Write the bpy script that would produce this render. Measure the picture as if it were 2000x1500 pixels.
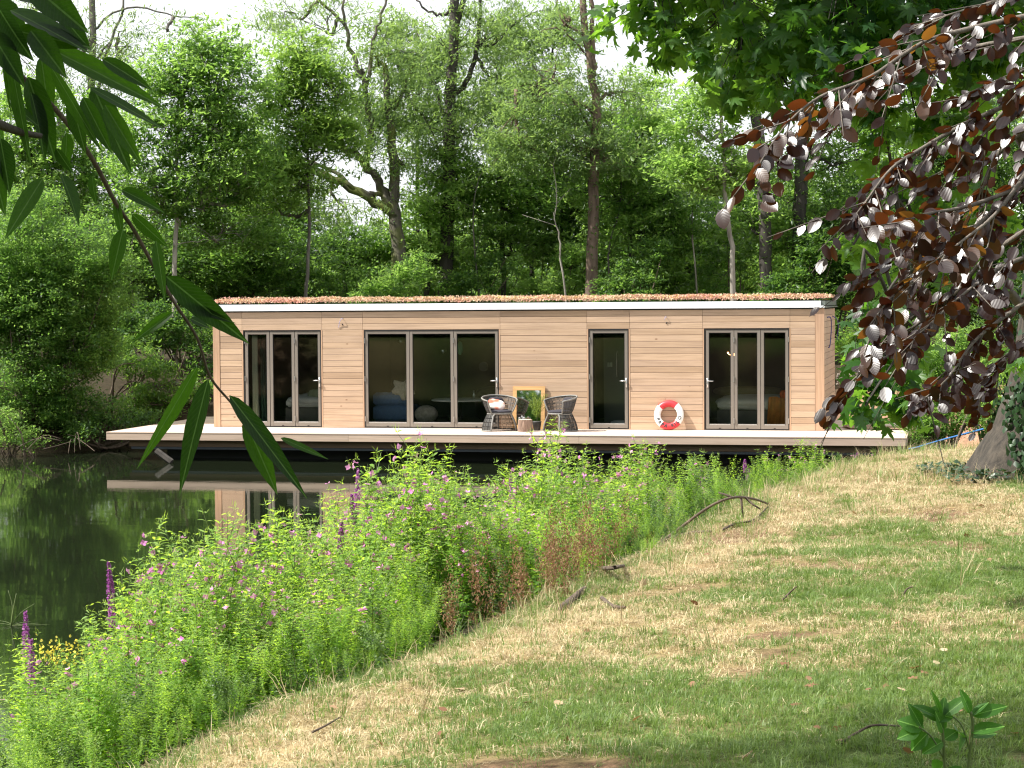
import bpy, math, random
import numpy as np
from mathutils import Vector, Matrix

for o in list(bpy.data.objects): bpy.data.objects.remove(o)
SC = bpy.context.scene
COL = SC.collection
rnd = random.Random(7)
RG = np.random.default_rng(11)
R = math.radians

# ------------------------------------------------------------------ camera, sky, sun, exposure
CAM = np.array([15.995, -42.366, 2.684]); YAW, PITCH, ROLL, F = -0.217, 0.040, -0.007, 4000.0
_cy, _sy, _cp, _sp = math.cos(YAW), math.sin(YAW), math.cos(PITCH), math.sin(PITCH)
FWD = np.array([_sy*_cp, _cy*_cp, -_sp]); RT = np.array([_cy, -_sy, 0.0]); UP = np.cross(RT, FWD)
RT2 = RT*math.cos(ROLL)+UP*math.sin(ROLL); UP2 = -RT*math.sin(ROLL)+UP*math.cos(ROLL)
FH = np.array([_sy, _cy]); RH = np.array([_cy, -_sy])          # plan directions of the line of sight
cam = bpy.data.cameras.new('camera'); cam.lens = 72.0; cam.sensor_width = 36.0
cam.clip_start = 0.1; cam.clip_end = 1500.0
cobj = bpy.data.objects.new('camera', cam); COL.objects.link(cobj); SC.camera = cobj
cobj.matrix_world = Matrix(((RT2[0], UP2[0], -FWD[0], CAM[0]), (RT2[1], UP2[1], -FWD[1], CAM[1]), (RT2[2], UP2[2], -FWD[2], CAM[2]), (0, 0, 0, 1)))

SUN_EL, SUN_A = R(50), R(21)
SD = Vector((-math.cos(SUN_EL)*math.cos(SUN_A), -math.cos(SUN_EL)*math.sin(SUN_A), math.sin(SUN_EL)))
w = bpy.data.worlds.new('World'); SC.world = w; w.use_nodes = True
nt = w.node_tree; nt.nodes.clear()
sky = nt.nodes.new('ShaderNodeTexSky'); sky.sky_type = 'NISHITA'; sky.sun_disc = False
sky.sun_elevation = SUN_EL; sky.sun_rotation = math.atan2(SD.x, SD.y); sky.dust_density = 3.0; sky.air_density = 1.0
bg = nt.nodes.new('ShaderNodeBackground'); bg.inputs[1].default_value = 0.10
outw = nt.nodes.new('ShaderNodeOutputWorld')
tc = nt.nodes.new('ShaderNodeTexCoord'); nz = nt.nodes.new('ShaderNodeTexNoise'); nz.inputs['Scale'].default_value = 2.2; nz.inputs['Detail'].default_value = 5
rmp = nt.nodes.new('ShaderNodeMapRange'); rmp.inputs[1].default_value = .3; rmp.inputs[2].default_value = .6; rmp.inputs[3].default_value = .80; rmp.inputs[4].default_value = .98
mx = nt.nodes.new('ShaderNodeMix'); mx.data_type = 'RGBA'; mx.inputs[7].default_value = (7.1, 7.25, 7.5, 1)   # thin bright cloud
nt.links.new(tc.outputs['Generated'], nz.inputs['Vector']); nt.links.new(nz.outputs[0], rmp.inputs[0])
nt.links.new(rmp.outputs[0], mx.inputs[0]); nt.links.new(sky.outputs[0], mx.inputs[6])
nt.links.new(mx.outputs[2], bg.inputs[0]); nt.links.new(bg.outputs[0], outw.inputs[0])

sl = bpy.data.lights.new('sun', 'SUN'); sl.energy = 5.0; sl.angle = R(0.55); sl.color = (1, .955, .88)
so = bpy.data.objects.new('sun', sl); COL.objects.link(so)
so.rotation_euler = SD.to_track_quat('Z', 'Y').to_euler()
SC.view_settings.view_transform = 'Standard'; SC.view_settings.look = 'None'
SC.view_settings.exposure = 0.97; SC.view_settings.gamma = 1.0; SC.view_settings.use_curve_mapping = False
SC.render.engine = 'CYCLES'
SC.cycles.max_bounces = 7; SC.cycles.diffuse_bounces = 3; SC.cycles.glossy_bounces = 3
SC.cycles.transmission_bounces = 4; SC.cycles.transparent_max_bounces = 12
SC.cycles.use_denoising = True; SC.cycles.sample_clamp_indirect = 2.0; SC.cycles.use_adaptive_sampling = False; SC.cycles.filter_width = 1.2
SC.cycles.caustics_reflective = False; SC.cycles.caustics_refractive = False

# ------------------------------------------------------------------ geometry of the picture
def P(px, py, d):
    """world point seen at photograph pixel (px,py), d metres in front of the camera"""
    return CAM + d*(FWD + RT2*((px-1000)/F) - UP2*((py-750)/F))
def ray(px, py): return FWD + RT2*((px-1000)/F) - UP2*((py-750)/F)
def on_y(px, py, y):
    r = ray(px, py); return CAM + r*((y-CAM[1])/r[1])
def on_z(px, py, z):
    r = ray(px, py); return CAM + r*((z-CAM[2])/r[2])
def uw(x, y):
    dx, dy = np.asarray(x)-CAM[0], np.asarray(y)-CAM[1]
    return dx*RH[0]+dy*RH[1], dx*FH[0]+dy*FH[1]
def xy(u, w_): return CAM[0]+u*RH[0]+w_*FH[0], CAM[1]+u*RH[1]+w_*FH[1]

# ------------------------------------------------------------------ naming and linking
def tag(o, label=None, cat=None, group=None, kind=None):
    if label: o['label'] = label
    if cat: o['category'] = cat
    if group: o['group'] = group
    if kind: o['kind'] = kind
    return o
def empty(name, loc=(0, 0, 0), rz=0, label=None, cat=None, group=None):
    o = bpy.data.objects.new(name, None); o.empty_display_size = .1; o.location = loc; o.rotation_euler[2] = rz
    COL.objects.link(o); return tag(o, label, cat, group)
def link(name, me, mat=None, parent=None, loc=None):
    o = bpy.data.objects.new(name, me); COL.objects.link(o)
    if mat is not None and len(me.materials) == 0: me.materials.append(mat)
    if parent is not None: o.parent = parent
    if loc is not None: o.location = loc
    return o
def mesh_np(name, V, Fc, smooth=False, tint=None, col=None):
    """Fc: (n,3|4) int array; tint: per-face float; col: per-vertex rgb"""
    V = np.asarray(V, dtype=np.float32); Fc = np.asarray(Fc, dtype=np.int32)
    me = bpy.data.meshes.new(name)
    me.vertices.add(len(V)); me.vertices.foreach_set('co', V.ravel())
    k = Fc.shape[1]; me.loops.add(Fc.size); me.loops.foreach_set('vertex_index', Fc.ravel())
    me.polygons.add(len(Fc)); me.polygons.foreach_set('loop_start', np.arange(0, Fc.size, k, dtype=np.int32))
    me.polygons.foreach_set('loop_total', np.full(len(Fc), k, dtype=np.int32))
    me.update(calc_edges=True)
    if smooth: me.polygons.foreach_set('use_smooth', np.ones(len(Fc), dtype=bool))
    if tint is not None:
        a = me.attributes.new('tint', 'FLOAT', 'FACE'); a.data.foreach_set('value', np.asarray(tint, dtype=np.float32))
    if col is not None:
        a = me.attributes.new('Col', 'FLOAT_COLOR', 'POINT'); c = np.ones((len(V), 4), dtype=np.float32); c[:, :3] = col
        a.data.foreach_set('color', c.ravel())
    return me
class MB:
    def __init__(s): s.v = []; s.f = []
    def add(s, vs, fs):
        b = len(s.v); s.v += [tuple(map(float, q)) for q in vs]; s.f += [tuple(b+i for i in q) for q in fs]
    def box(s, x0, x1, y0, y1, z0, z1, b=0.0):
        if b <= 0:
            s.add([(x0, y0, z0), (x1, y0, z0), (x1, y1, z0), (x0, y1, z0), (x0, y0, z1), (x1, y0, z1), (x1, y1, z1), (x0, y1, z1)],
                  [(0, 3, 2, 1), (4, 5, 6, 7), (0, 1, 5, 4), (1, 2, 6, 5), (2, 3, 7, 6), (3, 0, 4, 7)]); return
        vs = []
        for z, i in ((z0, b), (z0+b, 0), (z1-b, 0), (z1, b)):
            vs += [(x0+i, y0+i, z), (x1-i, y0+i, z), (x1-i, y1-i, z), (x0+i, y1-i, z)]
        fs = [(0, 3, 2, 1), (12, 13, 14, 15)]
        for l in range(3):
            for k in range(4):
                a = l*4+k; c = l*4+(k+1) % 4; fs.append((a, c, c+4, a+4))
        s.add(vs, fs)
    def tube(s, pts, rad, n=6, cap=True, closed=False):
        pts = [np.array(p, float) for p in pts]; m = len(pts)
        if not hasattr(rad, '__len__'): rad = [rad]*m
        ref = np.array([0.13, 0.21, 0.97]); vs = []
        for i, p in enumerate(pts):
            if closed: t = pts[(i+1) % m]-pts[i-1]
            else: t = pts[min(i+1, m-1)]-pts[max(i-1, 0)]
            t = t/(np.linalg.norm(t)+1e-9)
            if abs(t@ref) > .95 and i == 0: ref = np.array([0.97, 0.1, 0.2])
            a = ref-t*(ref@t); a /= np.linalg.norm(a)+1e-9; b = np.cross(t, a); ref = a
            for k in range(n):
                an = 2*math.pi*k/n; vs.append(p+rad[i]*(math.cos(an)*a+math.sin(an)*b))
        fs = []
        for i in range(m if closed else m-1):
            for k in range(n):
                j = (i+1) % m; fs.append((i*n+k, i*n+(k+1) % n, j*n+(k+1) % n, j*n+k))
        if cap and not closed:
            fs.append(tuple(range(n-1, -1, -1))); fs.append(tuple((m-1)*n+k for k in range(n)))
        s.add(vs, fs)
    def lathe(s, prof, n=20, c=(0, 0, 0)):
        vs = []
        for r_, z in prof:
            for k in range(n):
                a = 2*math.pi*k/n; vs.append((c[0]+r_*math.cos(a), c[1]+r_*math.sin(a), c[2]+z))
        fs = [(i*n+k, i*n+(k+1) % n, (i+1)*n+(k+1) % n, (i+1)*n+k) for i in range(len(prof)-1) for k in range(n)]
        fs.append(tuple(range(n-1, -1, -1))); fs.append(tuple((len(prof)-1)*n+k for k in range(n)))
        s.add(vs, fs)
    def blob(s, c, r, nu=14, nv=9, f=None):
        vs = []
        for j in range(nv+1):
            ph = math.pi*j/nv
            for i in range(nu):
                th = 2*math.pi*i/nu
                d = np.array([math.sin(ph)*math.cos(th), math.sin(ph)*math.sin(th), math.cos(ph)])
                e = f(d) if f else 1
                vs.append((c[0]+r[0]*d[0]*e, c[1]+r[1]*d[1]*e, c[2]+r[2]*d[2]*e))
        s.add(vs, [(j*nu+i, (j+1)*nu+i, (j+1)*nu+(i+1) % nu, j*nu+(i+1) % nu) for j in range(nv) for i in range(nu)])
    def mesh(s, name, smooth=False):
        me = bpy.data.meshes.new(name); me.from_pydata(s.v, [], s.f); me.update()
        if smooth:
            me.polygons.foreach_set('use_smooth', np.ones(len(me.polygons), dtype=bool))
        return me
    def build(s, name, mat, parent=None, smooth=False, loc=None):
        return link(name, s.mesh(name, smooth), mat, parent, loc)

# ------------------------------------------------------------------ materials
def newmat(name):
    m = bpy.data.materials.new(name); m.use_nodes = True; return m, m.node_tree, m.node_tree.nodes['Principled BSDF']
def N(t, ty, **kw):
    n = t.nodes.new(ty)
    for k, v in kw.items(): setattr(n, k, v)
    return n
def noise(t, scale, detail=4, rough=.55, vec=None):
    n = N(t, 'ShaderNodeTexNoise'); n.inputs['Scale'].default_value = scale; n.inputs['Detail'].default_value = detail; n.inputs['Roughness'].default_value = rough
    if vec is not None: t.links.new(vec, n.inputs['Vector'])
    return n
def ramp(t, fac, stops):
    r = N(t, 'ShaderNodeValToRGB'); e = r.color_ramp.elements
    e[0].position, e[0].color = stops[0][0], (*stops[0][1], 1); e[1].position, e[1].color = stops[-1][0], (*stops[-1][1], 1)
    for p, c in stops[1:-1]:
        x = e.new(p); x.color = (*c, 1)
    t.links.new(fac, r.inputs[0]); return r.outputs[0]
def mapping(t, src, scale):
    m = N(t, 'ShaderNodeMapping'); m.inputs['Scale'].default_value = scale; t.links.new(src, m.inputs[0]); return m.outputs[0]
def mixc(t, fac, a, b, mode='MIX'):
    m = N(t, 'ShaderNodeMix', data_type='RGBA', blend_type=mode)
    if isinstance(fac, (int, float)): m.inputs[0].default_value = fac
    else: t.links.new(fac, m.inputs[0])
    for k, v in ((6, a), (7, b)):
        if isinstance(v, tuple): m.inputs[k].default_value = (*v, 1) if len(v) == 3 else v
        else: t.links.new(v, m.inputs[k])
    return m.outputs[2]
def bump(t, h, strength, dist, b):
    n = N(t, 'ShaderNodeBump'); n.inputs['Strength'].default_value = strength; n.inputs['Distance'].default_value = dist
    t.links.new(h, n.inputs['Height']); t.links.new(n.outputs[0], b.inputs['Normal'])
def pos(t): return N(t, 'ShaderNodeNewGeometry').outputs['Position']
def objc(t): return N(t, 'ShaderNodeTexCoord').outputs['Object']

def plain(name, c, rough=.6, metal=0, var=.12, scale=8, bmp=0, coat=0):
    m, t, b = newmat(name); n = noise(t, scale, 4, .6, objc(t))
    k = ramp(t, n.outputs[0], [(.25, tuple(x*(1-var) for x in c)), (.75, tuple(min(1, x*(1+var)) for x in c))])
    t.links.new(k, b.inputs['Base Color']); b.inputs['Roughness'].default_value = rough; b.inputs['Metallic'].default_value = metal
    b.inputs['Coat Weight'].default_value = coat
    if bmp: bump(t, n.outputs[0], bmp, .01, b)
    return m
def wood(name, c1, c2, c3, stretch=(1.2, 18, 26), rough=.62, knots=True):
    m, t, b = newmat(name)
    oi = N(t, 'ShaderNodeObjectInfo'); p = pos(t)
    add = N(t, 'ShaderNodeVectorMath', operation='ADD'); sc = N(t, 'ShaderNodeVectorMath', operation='SCALE')
    cb = N(t, 'ShaderNodeCombineXYZ')
    for i in range(3): t.links.new(oi.outputs['Random'], cb.inputs[i])
    t.links.new(cb.outputs[0], sc.inputs[0]); sc.inputs[3].default_value = 37.0
    t.links.new(p, add.inputs[0]); t.links.new(sc.outputs[0], add.inputs[1])
    g = noise(t, 1.0, 6, .62, mapping(t, add.outputs[0], stretch))
    base = ramp(t, oi.outputs['Random'], [(0, c1), (.5, c2), (1, c3)])
    gr = ramp(t, g.outputs[0], [(.3, (.80, .78, .74)), (.55, (1, 1, 1)), (.8, (1.08, 1.06, 1.05))])
    c = mixc(t, 1.0, base, gr, 'MULTIPLY')
    big = noise(t, .7, 3, .5, add.outputs[0]); c = mixc(t, 1.0, c, ramp(t, big.outputs[0], [(.3, (.88, .87, .88)), (.7, (1.06, 1.05, 1.03))]), 'MULTIPLY')
    if knots:
        v = N(t, 'ShaderNodeTexVoronoi'); v.inputs['Scale'].default_value = 1.0; t.links.new(mapping(t, add.outputs[0], (1.6, 1.6, 3.2)), v.inputs['Vector'])
        c = mixc(t, 1.0, c, ramp(t, v.outputs['Distance'], [(.028, (.45, .36, .28)), (.06, (1, 1, 1))]), 'MULTIPLY')
    t.links.new(c, b.inputs['Base Color']); b.inputs['Roughness'].default_value = rough
    bump(t, g.outputs[0], .25, .004, b); return m
def leafmat(name, cols, trans, rough=.45, tmix=.38, spec=.4, under=None, attr=True, veins=None, rib=None):
    """leaf surface: diffuse + gloss on top, light coming through from behind"""
    m, t, b = newmat(name)
    oi = N(t, 'ShaderNodeObjectInfo')
    if attr:
        at = N(t, 'ShaderNodeAttribute', attribute_name='tint'); ad = N(t, 'ShaderNodeMath', operation='MULTIPLY_ADD')
        t.links.new(oi.outputs['Random'], ad.inputs[0]); ad.inputs[1].default_value = .32; t.links.new(at.outputs['Fac'], ad.inputs[2])
        fac = ad.outputs[0]
    else: fac = oi.outputs['Random']
    k = len(cols); c = ramp(t, fac, [(i/(k-1), cols[i]) for i in range(k)])
    tr = ramp(t, fac, [(i/(len(trans)-1), trans[i]) for i in range(len(trans))])
    if under is not None:
        ge = N(t, 'ShaderNodeNewGeometry'); c = mixc(t, ge.outputs['Backfacing'], c, under)
    if rib:
        oc = objc(t); sx = N(t, 'ShaderNodeSeparateXYZ'); t.links.new(oc, sx.inputs[0]); ab = N(t, 'ShaderNodeMath', operation='ABSOLUTE'); t.links.new(sx.outputs[0], ab.inputs[0])
        lf = ramp(t, ab.outputs[0], [(0, (1, 1, 1)), (rib[0], (1, 1, 1)), (rib[0]*1.7, (0, 0, 0))]); c = mixc(t, lf, c, rib[1]); tr = mixc(t, lf, tr, tuple(x*1.2 for x in rib[1]))
        ns_ = noise(t, 1.0, 3, .6, mapping(t, oc, (9, 16, 1))); dm = ramp(t, ns_.outputs[0], [(.3, (.7, .75, .7)), (.6, (1, 1, 1)), (.75, (1.25, 1.15, .9))]); c = mixc(t, 1.0, c, dm, 'MULTIPLY'); tr = mixc(t, 1.0, tr, dm, 'MULTIPLY')
        wv = N(t, 'ShaderNodeTexWave', wave_type='BANDS', bands_direction='Y'); wv.inputs['Scale'].default_value = 5.5; cb = N(t, 'ShaderNodeCombineXYZ'); mm = N(t, 'ShaderNodeMath', operation='MULTIPLY_ADD'); mm.inputs[1].default_value = -.35
        t.links.new(ab.outputs[0], mm.inputs[0]); t.links.new(sx.outputs[1], mm.inputs[2]); t.links.new(mm.outputs[0], cb.inputs[1]); t.links.new(cb.outputs[0], wv.inputs['Vector']); tr = mixc(t, ramp(t, wv.outputs['Fac'], [(.75, (0, 0, 0)), (1, (.4, .4, .4))]), tr, rib[1])
    t.links.new(c, b.inputs['Base Color']); b.inputs['Roughness'].default_value = rough; b.inputs['Specular IOR Level'].default_value = spec
    if veins:
        wv = N(t, 'ShaderNodeTexWave', wave_type='BANDS', bands_direction='Y'); wv.inputs['Scale'].default_value = veins[0]
        oc = objc(t); ab = N(t, 'ShaderNodeVectorMath', operation='ABSOLUTE'); t.links.new(oc, ab.inputs[0])
        sx = N(t, 'ShaderNodeSeparateXYZ'); t.links.new(ab.outputs[0], sx.inputs[0]); cb = N(t, 'ShaderNodeCombineXYZ')
        mm = N(t, 'ShaderNodeMath', operation='MULTIPLY_ADD'); mm.inputs[1].default_value = -.9
        t.links.new(sx.outputs[0], mm.inputs[0]); t.links.new(sx.outputs[1], mm.inputs[2]); t.links.new(mm.outputs[0], cb.inputs[1])
        t.links.new(cb.outputs[0], wv.inputs['Vector']); bump(t, wv.outputs['Fac'], veins[1], .004, b)
    tl = N(t, 'ShaderNodeBsdfTranslucent'); t.links.new(tr, tl.inputs[0])
    ms = N(t, 'ShaderNodeMixShader'); ms.inputs[0].default_value = tmix
    t.links.new(b.outputs[0], ms.inputs[1]); t.links.new(tl.outputs[0], ms.inputs[2])
    t.links.new(ms.outputs[0], t.nodes['Material Output'].inputs[0]); return m
def bark(name, c1, c2, moss=None, sc=6):
    m, t, b = newmat(name); p = objc(t)
    n = noise(t, 1, 8, .7, mapping(t, p, (sc, sc, sc*.18))); n2 = noise(t, 1.3, 3, .5, p)
    c = ramp(t, n.outputs[0], [(.32, c1), (.62, c2)])
    if moss: c = mixc(t, ramp(t, n2.outputs[0], [(.5, (0, 0, 0)), (.62, (1, 1, 1))]), c, moss)
    t.links.new(c, b.inputs['Base Color']); b.inputs['Roughness'].default_value = .9
    bump(t, n.outputs[0], .9, .03, b); return m

M = {}
M['clad'] = wood('cedar_cladding', (.43, .297, .194), (.56, .402, .278), (.50, .358, .253))
M['trim'] = wood('cedar_trim', (.52, .335, .215), (.55, .36, .235), (.50, .32, .21), stretch=(26, 18, 1.2), knots=False)
M['deck'] = wood('deck_timber', (.60, .50, .42), (.66, .55, .47), (.56, .46, .39), knots=False)
M['fascia_wood'] = wood('deck_edge_timber', (.52, .40, .31), (.56, .43, .335), (.49, .375, .295), knots=False)
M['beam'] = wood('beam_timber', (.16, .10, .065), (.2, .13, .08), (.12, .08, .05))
M['white_metal'] = plain('white_coated_metal', (.80, .83, .86), .38, 0, .04, 3)
M['zinc'] = plain('grey_green_flashing', (.17, .19, .17), .5, .2, .2, 12)
M['frame'] = plain('taupe_aluminium', (.235, .205, .175), .42, .15, .05, 3)
M['dark'] = plain('dark_gasket', (.02, .018, .018), .6)
M['steel'] = plain('brushed_steel', (.62, .62, .62), .3, .9, .05)
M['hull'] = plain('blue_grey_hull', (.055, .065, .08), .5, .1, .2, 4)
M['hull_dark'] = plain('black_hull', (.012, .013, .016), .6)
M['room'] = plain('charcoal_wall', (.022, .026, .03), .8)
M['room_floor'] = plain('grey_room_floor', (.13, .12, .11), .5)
M['ceil'] = plain('dark_grey_ceiling', (.06, .06, .06), .8)  # dark grey ceiling colour
m, t, b = newmat('window_glass')
tr = N(t, 'ShaderNodeBsdfTransparent'); tr.inputs[0].default_value = (.86, .89, .87, 1)
gl = N(t, 'ShaderNodeBsdfGlossy'); gl.inputs['Roughness'].default_value = .012
fr = N(t, 'ShaderNodeFresnel'); fr.inputs[0].default_value = 1.6
ms = N(t, 'ShaderNodeMixShader'); t.links.new(fr.outputs[0], ms.inputs[0]); t.links.new(tr.outputs[0], ms.inputs[1]); t.links.new(gl.outputs[0], ms.inputs[2])
t.links.new(ms.outputs[0], t.nodes['Material Output'].inputs[0]); M['glass'] = m
M['mirror'] = plain('silvered_mirror', (.85, .87, .86), .02, 1.0, 0)
M['red'] = plain('red_vinyl', (.62, .035, .045), .38, 0, .08, 6)
M['white'] = plain('white_vinyl', (.82, .82, .80), .4, 0, .03, 6)
M['black'] = plain('black_ink', (.02, .02, .022), .6)
M['blue_rope'] = plain('blue_rope', (.03, .16, .42), .6)
M['pale_cable'] = plain('pale_violet_cable', (.38, .38, .62), .5)
M['navy_cable'] = plain('navy_cable', (.03, .04, .22), .5)
M['rattan'] = plain('grey_rattan', (.055, .053, .048), .7, 0, .3, 40, .3)
M['rattan_light'] = plain('pale_grey_rattan_edge', (.20, .195, .18), .6, 0, .2, 30, .3)
M['rattan_dark'] = plain('black_rattan', (.018, .018, .018), .6)
M['charcoal_fabric'] = plain('charcoal_fabric', (.035, .033, .042), .95, 0, .15, 60, .3)
M['pine'] = wood('pine_frame', (.60, .36, .15), (.64, .39, .17), (.58, .35, .14), knots=False)
M['log_bark'] = bark('log_bark', (.11, .07, .05), (.36, .25, .19), sc=16)
M['log_end'] = plain('sawn_log_end', (.66, .50, .38), .8, 0, .12, 20)
M['pot'] = plain('dark_pot', (.04, .038, .036), .6)
M['linen'] = plain('white_linen', (.72, .73, .74), .9, 0, .06, 5, .5)
M['sage'] = plain('sage_blanket', (.17, .22, .17), .95, 0, .2, 8, .5)
M['olive'] = plain('olive_cover', (.20, .17, .09), .95, 0, .2, 8, .5)
M['mustard'] = plain('rust_orange_throw', (.62, .23, .05), .95, 0, .3, 9, .8)
M['blue_fabric'] = plain('blue_sofa_fabric', (.10, .17, .33), .95, 0, .15, 20, .3)
M['fur'] = plain('sheepskin', (.50, .45, .40), 1, 0, .35, 14, 1)
M['cream'] = plain('cream_curtain', (.86, .85, .68), .95, 0, .08, 5)
M['green_curtain'] = plain('dark_green_curtain', (.04, .10, .07), .95, 0, .15, 5)
M['orange'] = plain('orange_cushion', (.80, .15, .03), .9)
M['shower'] = plain('grey_shower_panel', (.11, .115, .12), .35, 0, .06, 3)
M['jute'] = plain('jute_mat', (.30, .20, .13), .95, 0, .4, 26, .9)
m, t, b = newmat('lamp_bulb'); b.inputs['Base Color'].default_value = (1, .6, .3, 1); b.inputs['Emission Color'].default_value = (1, .45, .18, 1); b.inputs['Emission Strength'].default_value = 9; M['bulb'] = m
m, t, b = newmat('coral_and_white_print')
v = N(t, 'ShaderNodeTexNoise'); v.inputs['Scale'].default_value = 4.5; v.inputs['Detail'].default_value = 1
t.links.new(mapping(t, objc(t), (1.0, 1, 1.6)), v.inputs['Vector'])
t.links.new(ramp(t, v.outputs[0], [(.42, (.72, .16, .10)), (.5, (.80, .45, .35)), (.56, (.82, .74, .68))]), b.inputs['Base Color']); b.inputs['Roughness'].default_value = .9; M['coral'] = m

GR = [(.030, .072, .020), (.078, .150, .034), (.155, .24, .062)]
M['leaf_mid'] = leafmat('mid_green_leaves', GR, [(.26, .50, .07), (.55, .82, .17)], tmix=.48)
M['leaf_dark'] = leafmat('dark_green_leaves', [(.018, .050, .015), (.045, .10, .026), (.09, .16, .042)], [(.15, .32, .04), (.34, .58, .09)], tmix=.44)
M['leaf_bright'] = leafmat('fresh_green_leaves', [(.05, .11, .022), (.09, .18, .035), (.15, .25, .055)], [(.32, .54, .07), (.52, .76, .14)], tmix=.46)
M['leaf_willow'] = leafmat('grey_green_leaves', [(.055, .10, .035), (.095, .16, .055), (.14, .21, .08)], [(.30, .48, .10), (.46, .66, .16)], tmix=.42)
M['leaf_ivy'] = leafmat('ivy_leaves', [(.010, .030, .010), (.022, .055, .018), (.04, .085, .028)], [(.03, .08, .01), (.06, .14, .02)], rough=.4, tmix=.12)
M['leaf_far'] = leafmat('distant_leaves', [(.05, .10, .05), (.08, .14, .07), (.11, .18, .09)], [(.16, .27, .12), (.24, .37, .16)], rough=.8)  # paler, bluer leaf colours put distance haze into the material
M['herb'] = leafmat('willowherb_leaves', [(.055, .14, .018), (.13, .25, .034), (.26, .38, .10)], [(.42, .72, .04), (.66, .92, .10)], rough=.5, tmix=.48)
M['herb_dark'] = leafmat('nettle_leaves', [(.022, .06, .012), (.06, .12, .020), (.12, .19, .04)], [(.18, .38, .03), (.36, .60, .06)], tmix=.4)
M['stem'] = leafmat('green_stems', [(.10, .15, .05), (.16, .20, .07)], [(.2, .3, .08), (.3, .4, .1)], tmix=.15, attr=False)
M['petal'] = leafmat('pink_petals', [(.55, .12, .42), (.72, .26, .60), (.80, .42, .70)], [(.7, .25, .55), (.85, .45, .75)], tmix=.35, rough=.7)
M['purple'] = leafmat('purple_flowers', [(.24, .05, .24), (.40, .12, .38), (.54, .26, .48)], [(.4, .08, .42), (.6, .2, .6)], tmix=.3, rough=.7)
M['yellow'] = leafmat('yellow_flowers', [(.70, .55, .03), (.80, .66, .08)], [(.8, .7, .1), (.9, .8, .2)], tmix=.3, rough=.7)
M['rust'] = leafmat('rust_brown_seedheads', [(.10, .05, .028), (.22, .12, .065), (.38, .24, .14)], [(.3, .13, .05), (.45, .22, .1)], tmix=.2, rough=.9)
M['straw'] = leafmat('dry_straw_grass', [(.30, .22, .12), (.52, .42, .24), (.68, .59, .38)], [(.42, .32, .18), (.62, .52, .34)], tmix=.22, rough=.7)
M['blade'] = leafmat('green_grass', [(.05, .10, .022), (.11, .18, .038), (.20, .26, .075)], [(.2, .36, .05), (.34, .5, .1)], tmix=.32, rough=.5)
M['beech'] = leafmat('copper_beech_leaves', [(.010, .005, .006), (.018, .008, .008), (.050, .020, .010)], [(.07, .014, .006), (.24, .06, .010), (.55, .24, .03)], rough=.31, tmix=.27, spec=.55, attr=False, veins=(26, .035))
M['maple'] = leafmat('maple_leaves', [(.012, .042, .014), (.022, .070, .018), (.045, .11, .025)], [(.08, .24, .02), (.18, .44, .03), (.34, .66, .05)], rough=.42, tmix=.40, attr=False)
M['willow_near'] = leafmat('willow_leaves', [(.008, .020, .005), (.015, .038, .008)], [(.04, .13, .004), (.11, .30, .010)], rough=.5, tmix=.48, spec=.22, attr=False, rib=(.022, (.10, .20, .04)))
M['seedling'] = leafmat('seedling_leaves', [(.03, .095, .013), (.045, .13, .018)], [(.12, .38, .02), (.18, .5, .03)], rough=.45, spec=.25, tmix=.42, attr=False, rib=(.018, (.20, .40, .08)))
M['dead_leaf'] = leafmat('dead_leaves', [(.16, .07, .035), (.34, .20, .11), (.52, .40, .26)], [(.3, .12, .04), (.5, .3, .12)], rough=.7, tmix=.15, attr=False)
M['sedum'] = leafmat('sedum', [(.36, .12, .11), (.58, .25, .22), (.68, .37, .30), (.68, .52, .34)], [(.5, .2, .14), (.66, .4, .2)], rough=.8, tmix=.2)
M['fern'] = leafmat('feathery_fern', [(.12, .20, .03), (.22, .32, .05)], [(.35, .5, .06), (.5, .62, .1)], tmix=.35)
M['bark_grey'] = bark('grey_bark', (.045, .040, .034), (.17, .155, .13))
M['bark_pale'] = bark('pale_bark', (.13, .115, .095), (.36, .33, .28))
M['bark_brown'] = bark('red_brown_bark', (.055, .035, .026), (.19, .135, .10))
M['bark_moss'] = bark('mossy_bark', (.04, .035, .028), (.13, .115, .09), (.11, .13, .025))
M['bark_dark'] = bark('dark_bark', (.022, .019, .016), (.075, .065, .055))
M['bark_furrowed'] = bark('furrowed_bark', (.012, .010, .007), (.062, .050, .037), sc=14)  # dark brown furrowed bark of the maple trunk
M['twig'] = bark('twig_bark', (.05, .035, .026), (.15, .11, .08), sc=20)
M['beech_twig'] = bark('smooth_beech_bark', (.06, .05, .042), (.20, .17, .14), sc=10)
M['drift'] = bark('weathered_wood', (.12, .10, .08), (.34, .29, .24), sc=12)

# ------------------------------------------------------------------ terrain
def vnoise(x, y, s, seed=0):
    x = np.asarray(x, float)/s+seed*17.3; y = np.asarray(y, float)/s+seed*9.1
    xi, yi = np.floor(x), np.floor(y); fx, fy = x-xi, y-yi; fx = fx*fx*(3-2*fx); fy = fy*fy*(3-2*fy)
    def h(a, b):
        n = np.sin(a*127.1+b*311.7+seed*74.7)*43758.5453; return n-np.floor(n)
    return (h(xi, yi)*(1-fx)+h(xi+1, yi)*fx)*(1-fy)+(h(xi, yi+1)*(1-fx)+h(xi+1, yi+1)*fx)*fy
def fbm(x, y, s, seed=0, o=4):
    r = 0; a = .5; tot = 0
    for i in range(o): r = r+a*vnoise(x, y, s/2**i, seed+i); tot += a; a *= .55
    return r/tot
EW = np.array([-60, -9, -3, 0, 5, 9, 11.5, 15, 20, 24, 28, 33, 40, 46, 60, 300.])
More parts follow.
